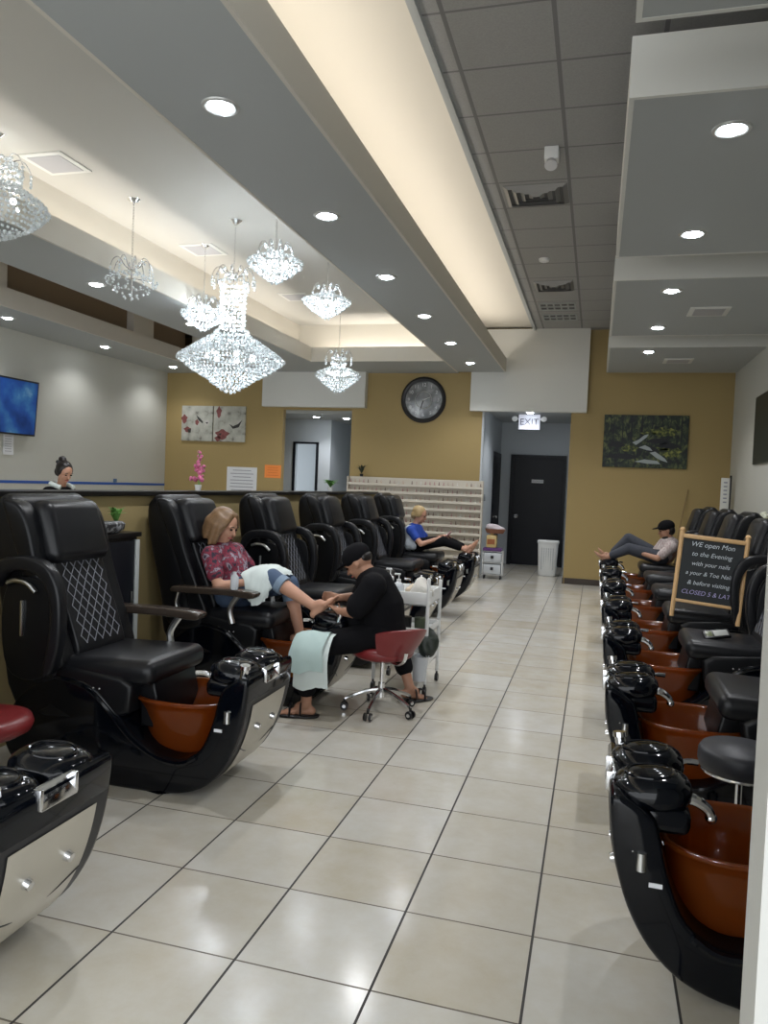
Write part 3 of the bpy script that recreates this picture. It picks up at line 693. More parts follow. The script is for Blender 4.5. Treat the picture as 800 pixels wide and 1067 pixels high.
def wjeans(b):
    capsule(b, hipR, hipL, .115, .115); capsule(b, L((-2.50,y0,.76)), L((-2.45,y0,.74)), .14, .13)
    for h_, k_, a_ in ((hipR,kR,aR),(hipL,kL,aL)): capsule(b, h_, k_, .095, .070); capsule(b, k_, k_.lerp(a_,.22), .070, .064)
blob('jeans', wjeans, denim, t, .010, 3)
pale_denim = M('pale_denim',(.22,.30,.40,1),.8)
for k_, a_ in ((kR,aR),(kL,aL)):
    b = nb(); dd = (a_-k_).normalized(); c = k_.lerp(a_,.24); cone(b, c-dd*.02, c+dd*.03, .069, .068, 20); obj('rolled_cuff', b, pale_denim, t)
def whair(b):
    P = PP['P']; R = PP['R']
    ell(b, P(-.030,0,.045), (.100,.092,.088), R, 20)
    for k in range(15):
        a = -1.9+3.8*k/14; x = -.035-.085*math.cos(a*.9)+.03*abs(a/1.9)**3*1.6; y = .088*math.sin(a)
        wob = .012*math.sin(k*2.3)
        capsule(b, P(x*.6, y*.9, .09-.02*abs(a)), P(x, y*1.12, .0), .030, .030, 8)
        capsule(b, P(x, y*1.12, .0), P(x+.012+wob, y*1.25, -.115-.02*math.sin(k*1.7)), .030, .018, 8)
    for q in (1,-1): capsule(b, P(.035,q*.03,.098), P(.050,q*.083,.03), .022, .020, 8); capsule(b, P(.050,q*.083,.03), P(.030,q*.095,-.07), .018, .016, 8)
blob('hair', whair, hair_l, t, .009, 2)

# towels as draped sheets: rows of points across a path
def sheet(name, rows, mat, parent=None, thickn=.008, k=5, wav=.004):
    rws = [smoothpath([Vector(p) for p in r], k) for r in rows]
    n = len(rws[0]); cols = [smoothpath([r[i] for r in rws], 4) for i in range(n)]
    b = nb(); g = [[b.verts.new(p+V(rnd.uniform(-1,1),rnd.uniform(-1,1),rnd.uniform(-1,1))*wav) for p in c] for c in cols]
    for i in range(n-1):
        for j in range(len(g[0])-1): b.faces.new((g[i][j], g[i+1][j], g[i+1][j+1], g[i][j+1]))
    bmesh.ops.solidify(b, geom=b.faces[:], thickness=thickn)
    bmesh.ops.smooth_vert(b, verts=b.verts, factor=.5, use_axis_x=True, use_axis_y=True, use_axis_z=True)
    return obj(name, b, mat, parent, 60)
o = sheet('lap_towel', [[(-2.385,y0-.13,0.885),(-2.265,y0-.14,0.925),(-2.165,y0-.13,0.925),(-2.095,y0-.1,0.880)],
                        [(-2.385,y0+.0,0.910),(-2.265,y0+.0,0.945),(-2.155,y0+.0,0.940),(-2.085,y0+.0,0.880)],
                        [(-2.385,y0+.12,0.900),(-2.265,y0+.14,0.920),(-2.155,y0+.14,0.910),(-2.095,y0+.13,0.860)]][::-1] +
          [[(-2.345,y0-.19,0.840),(-2.265,y0-.21,0.820),(-2.185,y0-.20,0.820),(-2.145,y0-.16,0.800)],
           [(-2.305,y0-.20,0.720),(-2.255,y0-.22,0.680),(-2.195,y0-.21,0.690),(-2.165,y0-.19,0.720)]], towel, wav=.012)
tag(o, 'white towel lying over the knees and hands of the seated woman', 'towel')

# --- the pedicurist on the red stool
t = thing('person', 'pedicurist in black cap and black shirt bending over a foot, seated on red stool', 'person', (-1.38,5.0,0))
off = V(-1.38,5.0,0)
HC = L((-1.555,5.0,1.005)); hf, hu = (-1,.05,-.75), (-.75,0,1)
sR, sL = L((-1.39,4.82,.875)), L((-1.49,5.16,.875))
eR, wR = L((-1.50,4.76,.70)), L((-1.62,4.84,.685))
eL, wL = L((-1.60,5.20,.74)), L((-1.71,5.08,.74))
hipR, hipL = L((-1.36,4.91,.53)), L((-1.34,5.07,.53))
kR, aR = L((-1.78,4.66,.47)), L((-1.77,4.66,.085))
kL, aL = L((-1.36,5.36,.44)), L((-1.22,5.28,.10))
def pbody(b):
    PP['P'], PP['R'] = head_shape(b, HC, hf, hu)
    capsule(b, L((-1.43,4.99,.90)), HC+V(.035,0,-.03), .058, .055)
    capsule(b, L((-1.37,4.99,.58)), L((-1.42,4.99,.83)), .13, .135); capsule(b, sR, sL, .06, .06)
    for s_, e_, w_ in ((sR,eR,wR),(sL,eL,wL)): capsule(b, s_, e_, .048, .040); capsule(b, e_, w_, .040, .027)
    hand(b, wR, (-.8,.35,.25), (0,.3,1), .95, .7, 1); hand(b, wL, (-.6,-.5,.1), (0,-1,.2), .95, .8, -1)
    for h_, k_, a_ in ((hipR,kR,aR),(hipL,kL,aL)): capsule(b, h_, k_, .075, .054); capsule(b, k_, a_, .050, .035)
    foot(b, aR, (-.95,-.25,0), (0,0,-1)); foot(b, aL, (.35,.35,-.1), (0,0,-1))
blob('body', pbody, skin_t, t, .009, 3)
face_bits(t, PP['P'], PP['R'])
def pshirt(b):
    capsule(b, L((-1.37,4.99,.56)), L((-1.39,4.99,.72)), .170, .170); capsule(b, L((-1.39,4.99,.72)), L((-1.43,4.99,.85)), .172, .14)
    capsule(b, sR, sL, .088, .088); capsule(b, sR, sR.lerp(eR,.80), .085, .080); capsule(b, sL, sL.lerp(eL,.80), .085, .080)
    capsule(b, L((-1.52,4.98,.72)), L((-1.50,4.98,.56)), .10, .12)
    cone(b, L((-1.37,4.99,.62)), L((-1.37,4.98,.47)), .165, .185, 20)
blob('shirt', pshirt, cloth_black, t, .011, 3)
def ppants(b):
    capsule(b, hipR, hipL, .12, .12)
    capsule(b, hipR, kR, .10, .080); capsule(b, kR, kR.lerp(aR,.72), .078, .066); capsule(b, hipL, kL, .10, .08); capsule(b, kL, kL.lerp(aL,.6), .078, .066)
blob('trousers', ppants, cloth_black, t, .011, 3)
def phair(b):
    P = PP['P']; R = PP['R']; ell(b, P(-.058,0,.012), (.056,.068,.052), R, 16)
blob('hair', phair, hair_b, t, .009, 2)
def pcap(b):
    P = PP['P']; R = PP['R']; ell(b, P(-.012,0,.055), (.108,.092,.082), R, 24); ell(b, P(.10,0,.045), (.075,.070,.010), R, 16)
blob('cap', pcap, cloth_black, t, .008, 2)
for a_, f in ((aR, V(-.967,-.254,0)), (aL, V(.70,.70,0))):
    b = nb(); g = V(a_.x, a_.y, 0)-off*0; x = V(-f.y, f.x, 0)
    c = V(a_.x, a_.y, .012)+f*.055
    ell(b, c, (.145,.055,.012), Matrix.Rotation(math.atan2(f.y,f.x),3,'Z'), 18, .7)
    m = c+f*.05
    tube(b, [m-x*.05+V(0,0,.0), m-x*.04+V(0,0,.055), m+V(0,0,.068), m+x*.04+V(0,0,.055), m+x*.05], .012, 6, 4, flat=.6)
    m = c-f*.02
    tube(b, [m-x*.045+V(0,0,.0), m-x*.038+V(0,0,.065), m+V(0,0,.085), m+x*.038+V(0,0,.065), m+x*.045], .010, 6, 4, flat=.6)
    obj('sandal', b, darkpl, t)
def towel_p(name, label, dx, dy, zz, mat, L1):
    X0 = -1.76+dx; Y0 = 4.64+dy
    o = sheet(name, [[(X0-.11,Y0-.10,zz-L1),(X0-.03,Y0-.115,zz-L1-.02),(X0+.06,Y0-.11,zz-L1+.01),(X0+.14,Y0-.10,zz-L1)],
                     [(X0-.10,Y0-.10,zz-.05),(X0-.03,Y0-.11,zz-.02),(X0+.06,Y0-.11,zz-.03),(X0+.13,Y0-.10,zz-.03)],
                     [(X0-.09,Y0+.0,zz+.055),(X0-.02,Y0+.0,zz+.08),(X0+.06,Y0,zz+.075),(X0+.14,Y0,zz+.075)],
                     [(X0-.09,Y0+.11,zz+.0),(X0-.02,Y0+.11,zz+.03),(X0+.06,Y0+.11,zz+.04),(X0+.14,Y0+.11,zz+.04)]], mat)
    tag(o, label, 'towel')
towel_p('lap_towel', 'pale towel draped over the knee of the pedicurist', 0, 0, .50, towel2, .17)
towel_p('hand_towel', 'second pale towel hanging lower under the knee towel', .03, .03, .485, towel, .27)

# --- blonde client in the farthest left chair
y0 = 10.40
t = thing('person', 'blonde client in blue and white top reclining in the farthest left chair', 'person', (-2.4,y0,0)); off = V(-2.4,y0,0)
HC = L((-2.36,y0-.02,1.14)); hf, hu = (1,-.1,-.35), (.35,0,1)
sR, sL = L((-2.44,y0-.19,.93)), L((-2.44,y0+.19,.93))
eR, wR = L((-2.28,y0-.24,.75)), L((-2.05,y0-.12,.84)); eL, wL = L((-2.28,y0+.24,.77)), L((-2.04,y0+.06,.86))
hipR, hipL = L((-2.38,y0-.09,.73)), L((-2.38,y0+.09,.73))
kR, aR = L((-1.98,y0-.10,.80)), L((-1.68,y0-.08,.70)); kL, aL = L((-1.98,y0+.10,.80)), L((-1.68,y0+.10,.70))
def cbody(b):
    PP['P'], PP['R'] = head_shape(b, HC, hf, hu)
    capsule(b, L((-2.44,y0,.95)), HC+V(-.02,0,-.05), .052, .048); capsule(b, L((-2.42,y0,.75)), L((-2.45,y0,.90)), .12, .12); capsule(b, sR, sL, .055, .055)
    for s_, e_, w_ in ((sR,eR,wR),(sL,eL,wL)): capsule(b, s_, e_, .045, .037); capsule(b, e_, w_, .037, .025)
    hand(b, wR, (.9,.3,.1), (0,.3,-1), .95, .6, 1); hand(b, wL, (.9,-.3,.1), (0,-.3,-1), .95, .6, -1)
    for h_, k_, a_ in ((hipR,kR,aR),(hipL,kL,aL)): capsule(b, h_, k_, .075, .052); capsule(b, k_, a_, .050, .035)
    foot(b, aR, (.45,0,.9), (.9,0,-.45)); foot(b, aL, (.45,0,.9), (.9,0,-.45))
blob('body', cbody, skin, t, .010, 3); face_bits(t, PP['P'], PP['R'])
def ctop(b):
    capsule(b, L((-2.40,y0,.76)), L((-2.43,y0,.90)), .145, .135); capsule(b, sR, sL, .07, .07); capsule(b, sL, sL.lerp(eL,.6), .066, .06); capsule(b, sR, sR.lerp(eR,.5), .066, .06)
blob('top', ctop, M('royal_blue_cloth',(.02,.07,.40,1),.8), t, .011, 3)
def cvest(b): capsule(b, L((-2.47,y0-.11,.74)), L((-2.47,y0-.14,.93)), .10, .075); capsule(b, L((-2.40,y0-.15,.72)), L((-2.46,y0-.12,.8)), .07, .08)
blob('white_cardigan', cvest, M('white_cloth',(.62,.68,.74,1),.8), t, .011, 3)
def cpants(b):
    capsule(b, hipR, hipL, .115, .115)
    for h_, k_, a_ in ((hipR,kR,aR),(hipL,kL,aL)): capsule(b, h_, k_, .095, .070); capsule(b, k_, k_.lerp(a_,.7), .066, .052)
blob('trousers', cpants, cloth_black, t, .011, 3)
def chair_(b):
    P = PP['P']; R = PP['R']; ell(b, P(-.03,0,.045), (.100,.09,.085), R, 18); ell(b, P(-.07,0,-.02), (.055,.085,.07), R, 14)
    for q in (1,-1): ell(b, P(-.005,q*.075,.02), (.05,.02,.06), R, 10)
blob('hair', chair_, hair_g, t, .010, 2)
b = nb(); box(b, -.04,.04,-.07,.07,-.006,.006,.004,(0,-.9,0)); o = obj('phone', b, M('pink_case',(.55,.30,.30,1),.4), None, loc=(-1.93,y0-.05,.905)); tag(o, 'small pink phone held by the blonde client', 'phone')

# --- man reclining in the farthest right chair
y0 = RC+1.36*6
t = thing('person', 'man in black cap, pale striped shirt and grey jeans reclining with feet up', 'person', (.95,y0,0)); off = V(.95,y0,0)
HC = L((.93,y0-.03,1.085)); hf, hu = (-1,-.15,-.25), (-.25,0,1)
sR, sL = L((.99,y0+.20,.88)), L((.99,y0-.20,.88))
eR, wR = L((.80,y0+.26,.74)), L((.56,y0+.12,.84)); eL, wL = L((.82,y0-.26,.72)), L((.58,y0-.14,.78))
hipR, hipL = L((.86,y0+.09,.72)), L((.86,y0-.09,.72))
kR, aR = L((.46,y0+.12,.94)), L((.22,y0+.12,.68)); kL, aL = L((.46,y0-.12,.82)), L((.19,y0-.08,.68))
def mbody(b):
    PP['P'], PP['R'] = head_shape(b, HC, hf, hu)
    capsule(b, L((.99,y0,.92)), HC+V(.02,0,-.05), .056, .052); capsule(b, L((.92,y0,.74)), L((.98,y0,.85)), .13, .14); capsule(b, sR, sL, .06, .06)
    for s_, e_, w_ in ((sR,eR,wR),(sL,eL,wL)): capsule(b, s_, e_, .048, .040); capsule(b, e_, w_, .040, .027)
    hand(b, wR, (-.9,-.3,.1), (0,0,-1), .95, .6, 1); hand(b, wL, (-.9,.3,.1), (0,0,-1), .95, .6, -1)
    for h_, k_, a_ in ((hipR,kR,aR),(hipL,kL,aL)): capsule(b, h_, k_, .078, .056); capsule(b, k_, a_, .054, .038)
    foot(b, aR, (-.6,0,.8), (-.8,0,-.6)); foot(b, aL, (-.75,0,.65), (-.65,0,-.75))
blob('body', mbody, skin_t, t, .010, 3); face_bits(t, PP['P'], PP['R'])
stripe = ramp_mat('pale_striped_shirt', [(.42,(.55,.48,.45,1)),(.5,(.32,.22,.22,1)),(.56,(.58,.52,.5,1))], 14, rough=.8, stretch=(6,1,1))
def mtop(b):
    capsule(b, L((.90,y0,.76)), L((.97,y0,.87)), .15, .15); capsule(b, sR, sL, .08, .08); capsule(b, sL, sL.lerp(eL,.7), .07, .062); capsule(b, sR, sR.lerp(eR,.7), .07, .062)
blob('shirt', mtop, stripe, t, .011, 3)
b = nb(); tube(b, [L((.80,y0-.15,.78)), L((.77,y0,.80)), L((.80,y0+.15,.78))], .02, 8, 4, flat=.4); obj('white_hem', b, towel, t)
def mpants(b):
    capsule(b, hipR, hipL, .12, .12)
    for h_, k_, a_ in ((hipR,kR,aR),(hipL,kL,aL)): capsule(b, h_, k_, .10, .078); capsule(b, k_, k_.lerp(a_,.75), .074, .058)
blob('jeans', mpants, darkjean, t, .011, 3)
def mhair(b):
    P = PP['P']; R = PP['R']; ell(b, P(-.045,0,.0), (.072,.084,.08), R, 16); ell(b, P(.03,0,-.09), (.05,.06,.045), R, 12)
blob('hair', mhair, hair_b, t, .010, 2)
def mcap(b):
    P = PP['P']; R = PP['R']; ell(b, P(-.012,0,.06), (.112,.096,.085), R, 24); ell(b, P(.11,0,.055), (.075,.072,.011), R, 16)
blob('cap', mcap, cloth_black, t, .009, 2)

# --- worker standing behind the half wall
px_, py_ = -5.86, 7.4
t = thing('person', 'woman with dark hair in a bun, seen in profile behind the half wall', 'person', (px_,py_,0)); off = V(px_,py_,0)
HC = L((px_,py_,1.535)); hf, hu = (.75,-.25,-.38), (.3,-.1,1)
def rbody(b):
    PP['P'], PP['R'] = head_shape(b, HC, hf, hu)
    capsule(b, V(-.06,.02,1.36), HC+V(-.02,0,-.05), .052, .048); capsule(b, V(-.03,.02,.95), V(-.07,.02,1.25), .12, .125); capsule(b, V(-.07,-.17,1.30), V(-.07,.19,1.30), .055, .055)
    for s in (1,-1):
        e = V(.02,s*.23,1.08); w = V(.22,s*.14,1.05); capsule(b, V(-.07,s*.18,1.30), e, .045, .037); capsule(b, e, w, .037, .025)
        hand(b, w, (1,-s*.3,-.1), (0,0,-1), .95, .6, s)
        capsule(b, V(-.02,s*.09,.92), V(0,s*.09,.5), .08, .055); capsule(b, V(0,s*.09,.5), V(-.02,s*.09,.09), .053, .036); foot(b, V(-.02,s*.09,.085), (1,0,0), (0,0,-1))
blob('body', rbody, skin, t, .010, 3); face_bits(t, PP['P'], PP['R'])
def rtop(b):
    capsule(b, V(-.03,.02,.9), V(-.06,.02,1.24), .145, .145); capsule(b, V(-.07,-.17,1.30), V(-.07,.19,1.30), .075, .075)
    for s in (1,-1): capsule(b, V(-.07,s*.18,1.30), V(.0,s*.22,1.14), .066, .06)
blob('black_top', rtop, cloth_black, t, .011, 3)
b = nb(); tube(b, [V(.03,-.10,1.365),V(-.08,-.12,1.40),V(-.15,.02,1.41),V(-.08,.14,1.40),V(.03,.12,1.365)], .026, 8, 4); obj('white_collar', b, towel, t)
def rtr(b):
    capsule(b, V(-.02,-.09,.92), V(-.02,.09,.92), .12, .12)
    for s in (1,-1): capsule(b, V(-.02,s*.09,.9), V(0,s*.09,.5), .10, .075); capsule(b, V(0,s*.09,.5), V(-.02,s*.09,.14), .072, .06)
blob('trousers', rtr, cloth_black, t, .011, 3)
def rhair(b):
    P = PP['P']; R = PP['R']; ell(b, P(-.032,0,.045), (.102,.088,.085), R, 20); ell(b, P(-.075,0,-.02), (.05,.075,.07), R, 14)
    ell(b, P(-.105,0,.115), (.048,.045,.040), R, 14)
    for q in (1,-1): ell(b, P(-.01,q*.07,.02), (.05,.022,.06), R, 10)
blob('hair', rhair, hair_b, t, .009, 2)
b = nb(); P = PP['P']; ell(b, P(-.15,-.02,.06), (.022,.022,.022), None, 10); obj('hair_clip', b, darkpl, t)

# ------------------------------------------------------------------ stools
def star_base(t, zt):
    b = nb(); cone(b, (0,0,.10), (0,0,.20), .028, .022); cone(b, (0,0,.2), (0,0,zt), .014, .014); cone(b,(0,0,zt-.02),(0,0,zt),.05,.07); obj('gas_column', b, chrome, t)
    for k in range(5):
        a = 2*PI*k/5+.35; c, s = math.cos(a), math.sin(a)
        b = nb(); tube(b, [(.02*c,.02*s,.15),(.10*c,.10*s,.135),(.19*c,.19*s,.10),(.245*c,.245*s,.075)], lambda q: .017-.005*q, 8, 4); l = obj('leg', b, chrome, t)
        b = nb(); cone(b, (.25*c,.25*s,.075),(.25*c,.25*s,.05),.009,.009,8)
        for q in (1,-1):
            p = V(.25*c,.25*s,.028)+V(-s,c,0)*.012*q; cone(b, p, p+V(-s,c,0)*.014*q, .028, .026, 16)
        obj('caster', b, darkpl, l)
        b = nb()
        for q in (1,-1):
            p = V(.25*c,.25*s,.028)+V(-s,c,0)*.0265*q; cone(b, p, p+V(-s,c,0)*.003*q, .014, .012, 12)
        obj('caster_hub', b, chrome, l)
def red_stool(x, y, rz, label):
    t = thing('rolling_stool', label, 'stool', (x,y,0), rz, None); star_base(t, .375)
    b = nb(); lathe(b, [(.0,.375),(.17,.375),(.205,.395),(.215,.42),(.205,.45),(.16,.465),(.0,.468)], n=36); obj('seat', b, red, t, 60)
    b = nb(); prism(b, [(0,0),(1,0),(1,1),(0,1)], 0, 1); b.free()
    b = nb(); n = 14; g = []
    for i in range(n+1):
        a = -0.75+1.5*i/n; w = math.sin(PI*i/n)**.35 if 0 < i < n else .35
        for (r, z) in (): pass
        h = .10*(.55+.45*w); zc = .515
        col = []
        for (dr, dz) in ((0,-h),(-.012,-h*.5),(-.014,0),(-.010,h*.6),(.006,h),(.03,h*.97),(.038,h*.4),(.036,-h*.4),(.026,-h)):
            rr = .235+dr+(.05*(dz/.1)); col.append(b.verts.new((rr*math.cos(a), rr*math.sin(a), zc+dz)))
        g.append(col)
    for i in range(n):
        for j in range(9): b.faces.new((g[i][j], g[i+1][j], g[i+1][(j+1)%9], g[i][(j+1)%9]))
    b.faces.new(g[0]); b.faces.new(g[-1][::-1]); obj('backrest', b, red, t, 50)
    b = nb(); tube(b, [(.05,0,.372),(.18,0,.36),(.26,0,.40),(.285,0,.46)], .014, 8, 4, flat=.6); obj('back_bracket', b, chrome, t)
    return t
red_stool(-1.35, 4.98, math.radians(-42), 'red rolling stool with low back, under the pedicurist')
red_stool(-2.57, 2.74, math.radians(185), 'red stool at left edge in front of the nearest big chair')
t = thing('rolling_stool', 'round black padded stool beside the second right chair, partly hidden', 'stool', (.625,3.38,0)); star_base(t, .44)
b = nb(); lathe(b, [(.0,.435),(.13,.435),(.158,.45),(.165,.475),(.163,.515),(.15,.535),(.0,.542)], n=40); obj('seat', b, M('grey_black_vinyl',(.03,.032,.04,1),.45), t, 60)
b = nb(); tube(b, [(.148*math.cos(2*PI*k/20),.148*math.sin(2*PI*k/20),.437) for k in range(20)], .006, 6, 2, True); obj('seat_trim', b, chrome, t)

# ------------------------------------------------------------------ trolley
tx0, tx1, ty0, ty1 = -1.56, -1.16, 5.50, 5.95
t = thing('utility_trolley', 'white three shelf trolley on casters behind the pedicurist', 'trolley', (tx1-.2,5.7,0)); off = V(tx1-.2,5.7,0)
for z in (.66,.44,.20):
    b = nb(); x0, x1, a0, a1 = tx0+.2-tx1, 0+.2-.0, ty0-5.7, ty1-5.7; x0 = tx0-(tx1-.2); x1 = .2
    box(b, x0, x1, a0, a1, z, z+.012, .003); h = .10 if z > .6 else .05
    box(b, x0, x1, a0, a0+.01, z, z+h, .003); box(b, x0, x1, a1-.01, a1, z, z+h, .003); box(b, x0, x0+.01, a0, a1, z, z+h, .003); box(b, x1-.01, x1, a0, a1, z, z+h, .003)
    obj('shelf', b, white, t)
for i, (x, y) in enumerate(((x0,a0),(x1,a0),(x0,a1),(x1,a1))):
    b = nb(); cone(b, (x,y,.08), (x,y,.86 if i == 1 else .80), .014, .014, 12); ell(b, (x,y,.86 if i == 1 else .80), .015, seg=10); p = obj('post', b, white, t)
    b = nb(); cone(b, (x,y,.08),(x,y,.05),.008,.008,8); cone(b, (x-.012,y,.03),(x+.012,y,.03),.03,.03,16); obj('caster', b, darkpl, p)
bx, by_, bz = tx0+.2, 5.62, .672
def lot(prof, mat, x, y, z, name, label, cat, n=20, group=None):
    b = nb(); lathe(b, prof, n=n); o = obj(name, b, mat, None, 50, (x,y,z)); tag(o, label, cat, group); return o
def pump(x, y, z, r, h, mat, label):
    t = thing('pump_bottle', label, 'bottle', (x,y,z))
    b = nb(); lathe(b, [(r*.95,0),(r,.01),(r,h*.75),(r*.8,h*.9),(r*.4,h)], n=20); obj('bottle_body', b, mat, t)
    b = nb(); cone(b, (0,0,h),(0,0,h+.02),r*.42,r*.42,12); cone(b,(0,0,h+.02),(0,0,h+.055),.005,.005,8); box(b,-.035,.012,-.009,.009,h+.052,h+.066,.004); obj('pump_head', b, white, t)
pump(-1.50, 5.66, .673, .030, .17, white, 'slim white pump bottle on the trolley, farthest left')
pump(-1.42, 5.62, .673, .042, .14, clearpl, 'wider milky pump bottle on the trolley beside the slim one')
lot([(.045,0),(.052,.01),(.052,.05),(.035,.075),(.0,.078)], towel, -1.38, 5.575, .673, 'cotton_jar', 'low pale round container on near side of trolley top', 'container')
def crumple(x, y, z, r, seed, mat, label, name='crumpled_tissue'):
    rr = random.Random(seed); b = nb(); bmesh.ops.create_icosphere(b, subdivisions=3, radius=1)
    dirs = [(V(rr.gauss(0,1),rr.gauss(0,1),rr.gauss(0,1)).normalized(), rr.uniform(-.35,.5)) for _ in range(16)]
    for v in b.verts:
        d = v.co.normalized(); k = 1+sum(a*max(0,d.dot(q))**6 for q, a in dirs)
        v.co = V(d.x*r[0]*k, d.y*r[1]*k, max(-.9*r[2], d.z*r[2]*k))
    o = obj(name, b, mat, None, 20, (x,y,z+r[2]*.9)); tag(o, label, 'tissue')
crumple(-1.25, 5.66, .672, (.075,.08,.075), 3, M('tissue',(.62,.60,.55,1),.9), 'heap of crumpled white towels at the right end of trolley top')
crumple(-1.33, 5.72, .672, (.05,.06,.055), 5, M('tissue_warm',(.60,.50,.38,1),.9), 'smaller crumpled beige tissue in middle of trolley top')
lot([(.022,0),(.024,.005),(.024,.045),(.0,.05)], M('slate_jar',(.10,.13,.2,1),.3), -1.315, 5.56, .673, 'small_jar', 'small slate blue jar at near edge of trolley top', 'jar')
lot([(.015,0),(.016,.02),(.010,.03),(.010,.05),(.0,.052)], white, -1.27, 5.545, .673, 'polish_bottle', 'tiny white bottle at near edge of trolley top', 'bottle')
for i, (x, m_, lb) in enumerate(((-1.45,patternm,'patterned tub on middle trolley shelf, left'),(-1.35,darkpl,'dark tub on middle trolley shelf, centre'),(-1.24,M('olive_tub',(.08,.10,.06,1),.5),'olive tub on middle trolley shelf, right'))):
    lot([(.03,0),(.042,.02),(.045,.10),(.0,.105)], m_, x, 5.62, .453, 'tub', lb, 'container')
t = thing('trash_cup', 'pale blue plastic cup bucket hanging low on trolley corner', 'cup', (-1.19,5.44,.12))
b = nb(); lathe(b, [(.0,0),(.045,0),(.065,.18),(.070,.185),(.062,.18),(.042,.008),(.0,.008)], n=24); obj('cup_body', b, clearpl, t)
b = nb(); tube(b, [(-.06,0,.17),(0,.055,.20),(.06,0,.17)], .004, 6, 4); obj('hanging_wire', b, chrome, t)
crumple(-1.15, 5.50, .29, (.07,.055,.09), 9, greenbag, 'dark green plastic bag hanging off trolley side', 'plastic_bag')
# small things at the seated woman
lot([(.026,0),(.028,.01),(.028,.085),(.012,.105),(.013,.12),(.0,.122)], clearpl, -2.33, 4.68, .80, 'water_bottle', 'small clear bottle on the armrest beside the seated woman', 'bottle')

# ------------------------------------------------------------------ cabinets behind the left row
def cabinet(y0, y1, x0, x1, h, label):
    t = thing('side_cabinet', label, 'cabinet', ((x0+x1)/2,(y0+y1)/2,0)); hx, hy = (x1-x0)/2, (y1-y0)/2
    b = nb(); box(b, -hx, hx-.02, -hy, hy, .05, h-.03, .004); box(b, -hx+.02,hx-.05,-hy+.02,hy-.02,0,.05); obj('cabinet_body', b, blacktrim, t)
    b = nb(); box(b, -hx, hx+.01, -hy-.01, hy+.01, h-.03, h, .005); obj('cabinet_top', b, blacktrim, t)
    b = nb(); box(b, hx-.02, hx, -hy+.01, hy-.05, .07, h-.05, .004); dd = obj('cabinet_door', b, doorblack, t)
    b = nb(); box(b, hx, hx+.012, hy-.09, hy-.08, h*.6, h*.6+.08, .003); obj('cabinet_handle', b, steel, dd)
    b = nb(); box(b, hx-.018, hx+.006, hy-.045, hy-.005, .07, h-.05, .003); obj('corner_strip', b, M('aluminium',(.62,.66,.66,1),.4,.3), t)
cabinet(3.93, 4.45, -3.10, -2.92, 1.17, 'black cabinet with pale metal edge strip between nearest chair and seated woman')
cabinet(5.48, 5.86, -3.10, -2.96, 1.17, 'narrow dark cabinet right behind the seated woman')
b = nb(); lathe(b, [(.0,0),(.10,0),(.13,.02),(.135,.055),(.12,.07),(.0,.075)], n=28, b=1.85, a=.66); o = obj('woven_cushion', b, patternm, None, 60, (-3.0,4.12,1.172)); tag(o, 'black and white patterned cushion on top of black cabinet', 'cushion')
def plant(x, y, z, label, n=22, r=.09, h=.10, pm=potw, lm=leafm, pr=.035, ph=.05, name='potted_plant'):
    t = thing(name, label, 'plant', (x,y,z))
    b = nb(); lathe(b, [(pr*.75,0),(pr,ph),(pr*.85,ph),(0,ph*.9)], n=18); obj('pot', b, pm, t)
    b = nb()
    for k in range(n):
        a = rnd.uniform(0,2*PI); rr = r*rnd.uniform(.5,1); hh = ph+h*rnd.uniform(.4,1); c, s = math.cos(a), math.sin(a)
        p = [V(0,0,ph*.9), V(c*rr*.5,s*rr*.5,ph+hh*.6), V(c*rr,s*rr,hh)]; w = V(-s,c,0)*.014; l = len(b.verts)
        vs = [b.verts.new(p[0]), b.verts.new(p[1]+w), b.verts.new(p[2]), b.verts.new(p[1]-w), b.verts.new(p[1]+V(0,0,.004))]
        for f in ((0,1,4),(1,2,4),(2,3,4),(3,0,4)): b.faces.new([vs[i] for i in f])
    bmesh.ops.solidify(b, geom=b.faces[:], thickness=.0015); o = obj('foliage', b, lm, t, 0); return t
plant(-3.02, 4.33, 1.172, 'bright green small plant behind the patterned cushion', pr=.03, r=.08, h=.12)
plant(-3.19, 8.95, 1.436, 'low green plant standing on the half wall ledge', n=40, r=.13, h=.10)
plant(-4.05, 12.98, 1.67, 'small dark plant on top of nail polish rack', lm=leafd, r=.13, h=.18, pm=darkpl)
# orchid
t = thing('orchid', 'pink orchid in a white pot on the half wall ledge', 'plant', (-3.19,5.68,1.436))
b = nb(); lathe(b, [(.022,0),(.03,.05),(.026,.05),(0,.045)], n=18); obj('pot', b, potw, t)
b = nb(); st = [V(0,0,.04), V(.0,.02,.14), V(.01,.0,.24), V(.0,-.01,.33)]; tube(b, st, .004, 6, 4); tube(b, [V(0,0,.04),V(.02,.05,.12),V(.02,.06,.2)], .003, 6, 4); obj('stem', b, leafm, t)
b = nb()
for k in range(34):
    f = rnd.random(); c = V(rnd.uniform(-.05,.05)*(1.2-f), rnd.uniform(-.055,.06)*(1.2-f), .07+.26*f)
    ell(b, c, (.022*(1.1-.5*f),.020*(1.1-.5*f),.012), Quaternion((rnd.random(),rnd.random(),rnd.random(),rnd.random())).normalized().to_matrix(), 8)
o = obj('blossoms', b, pink, t)

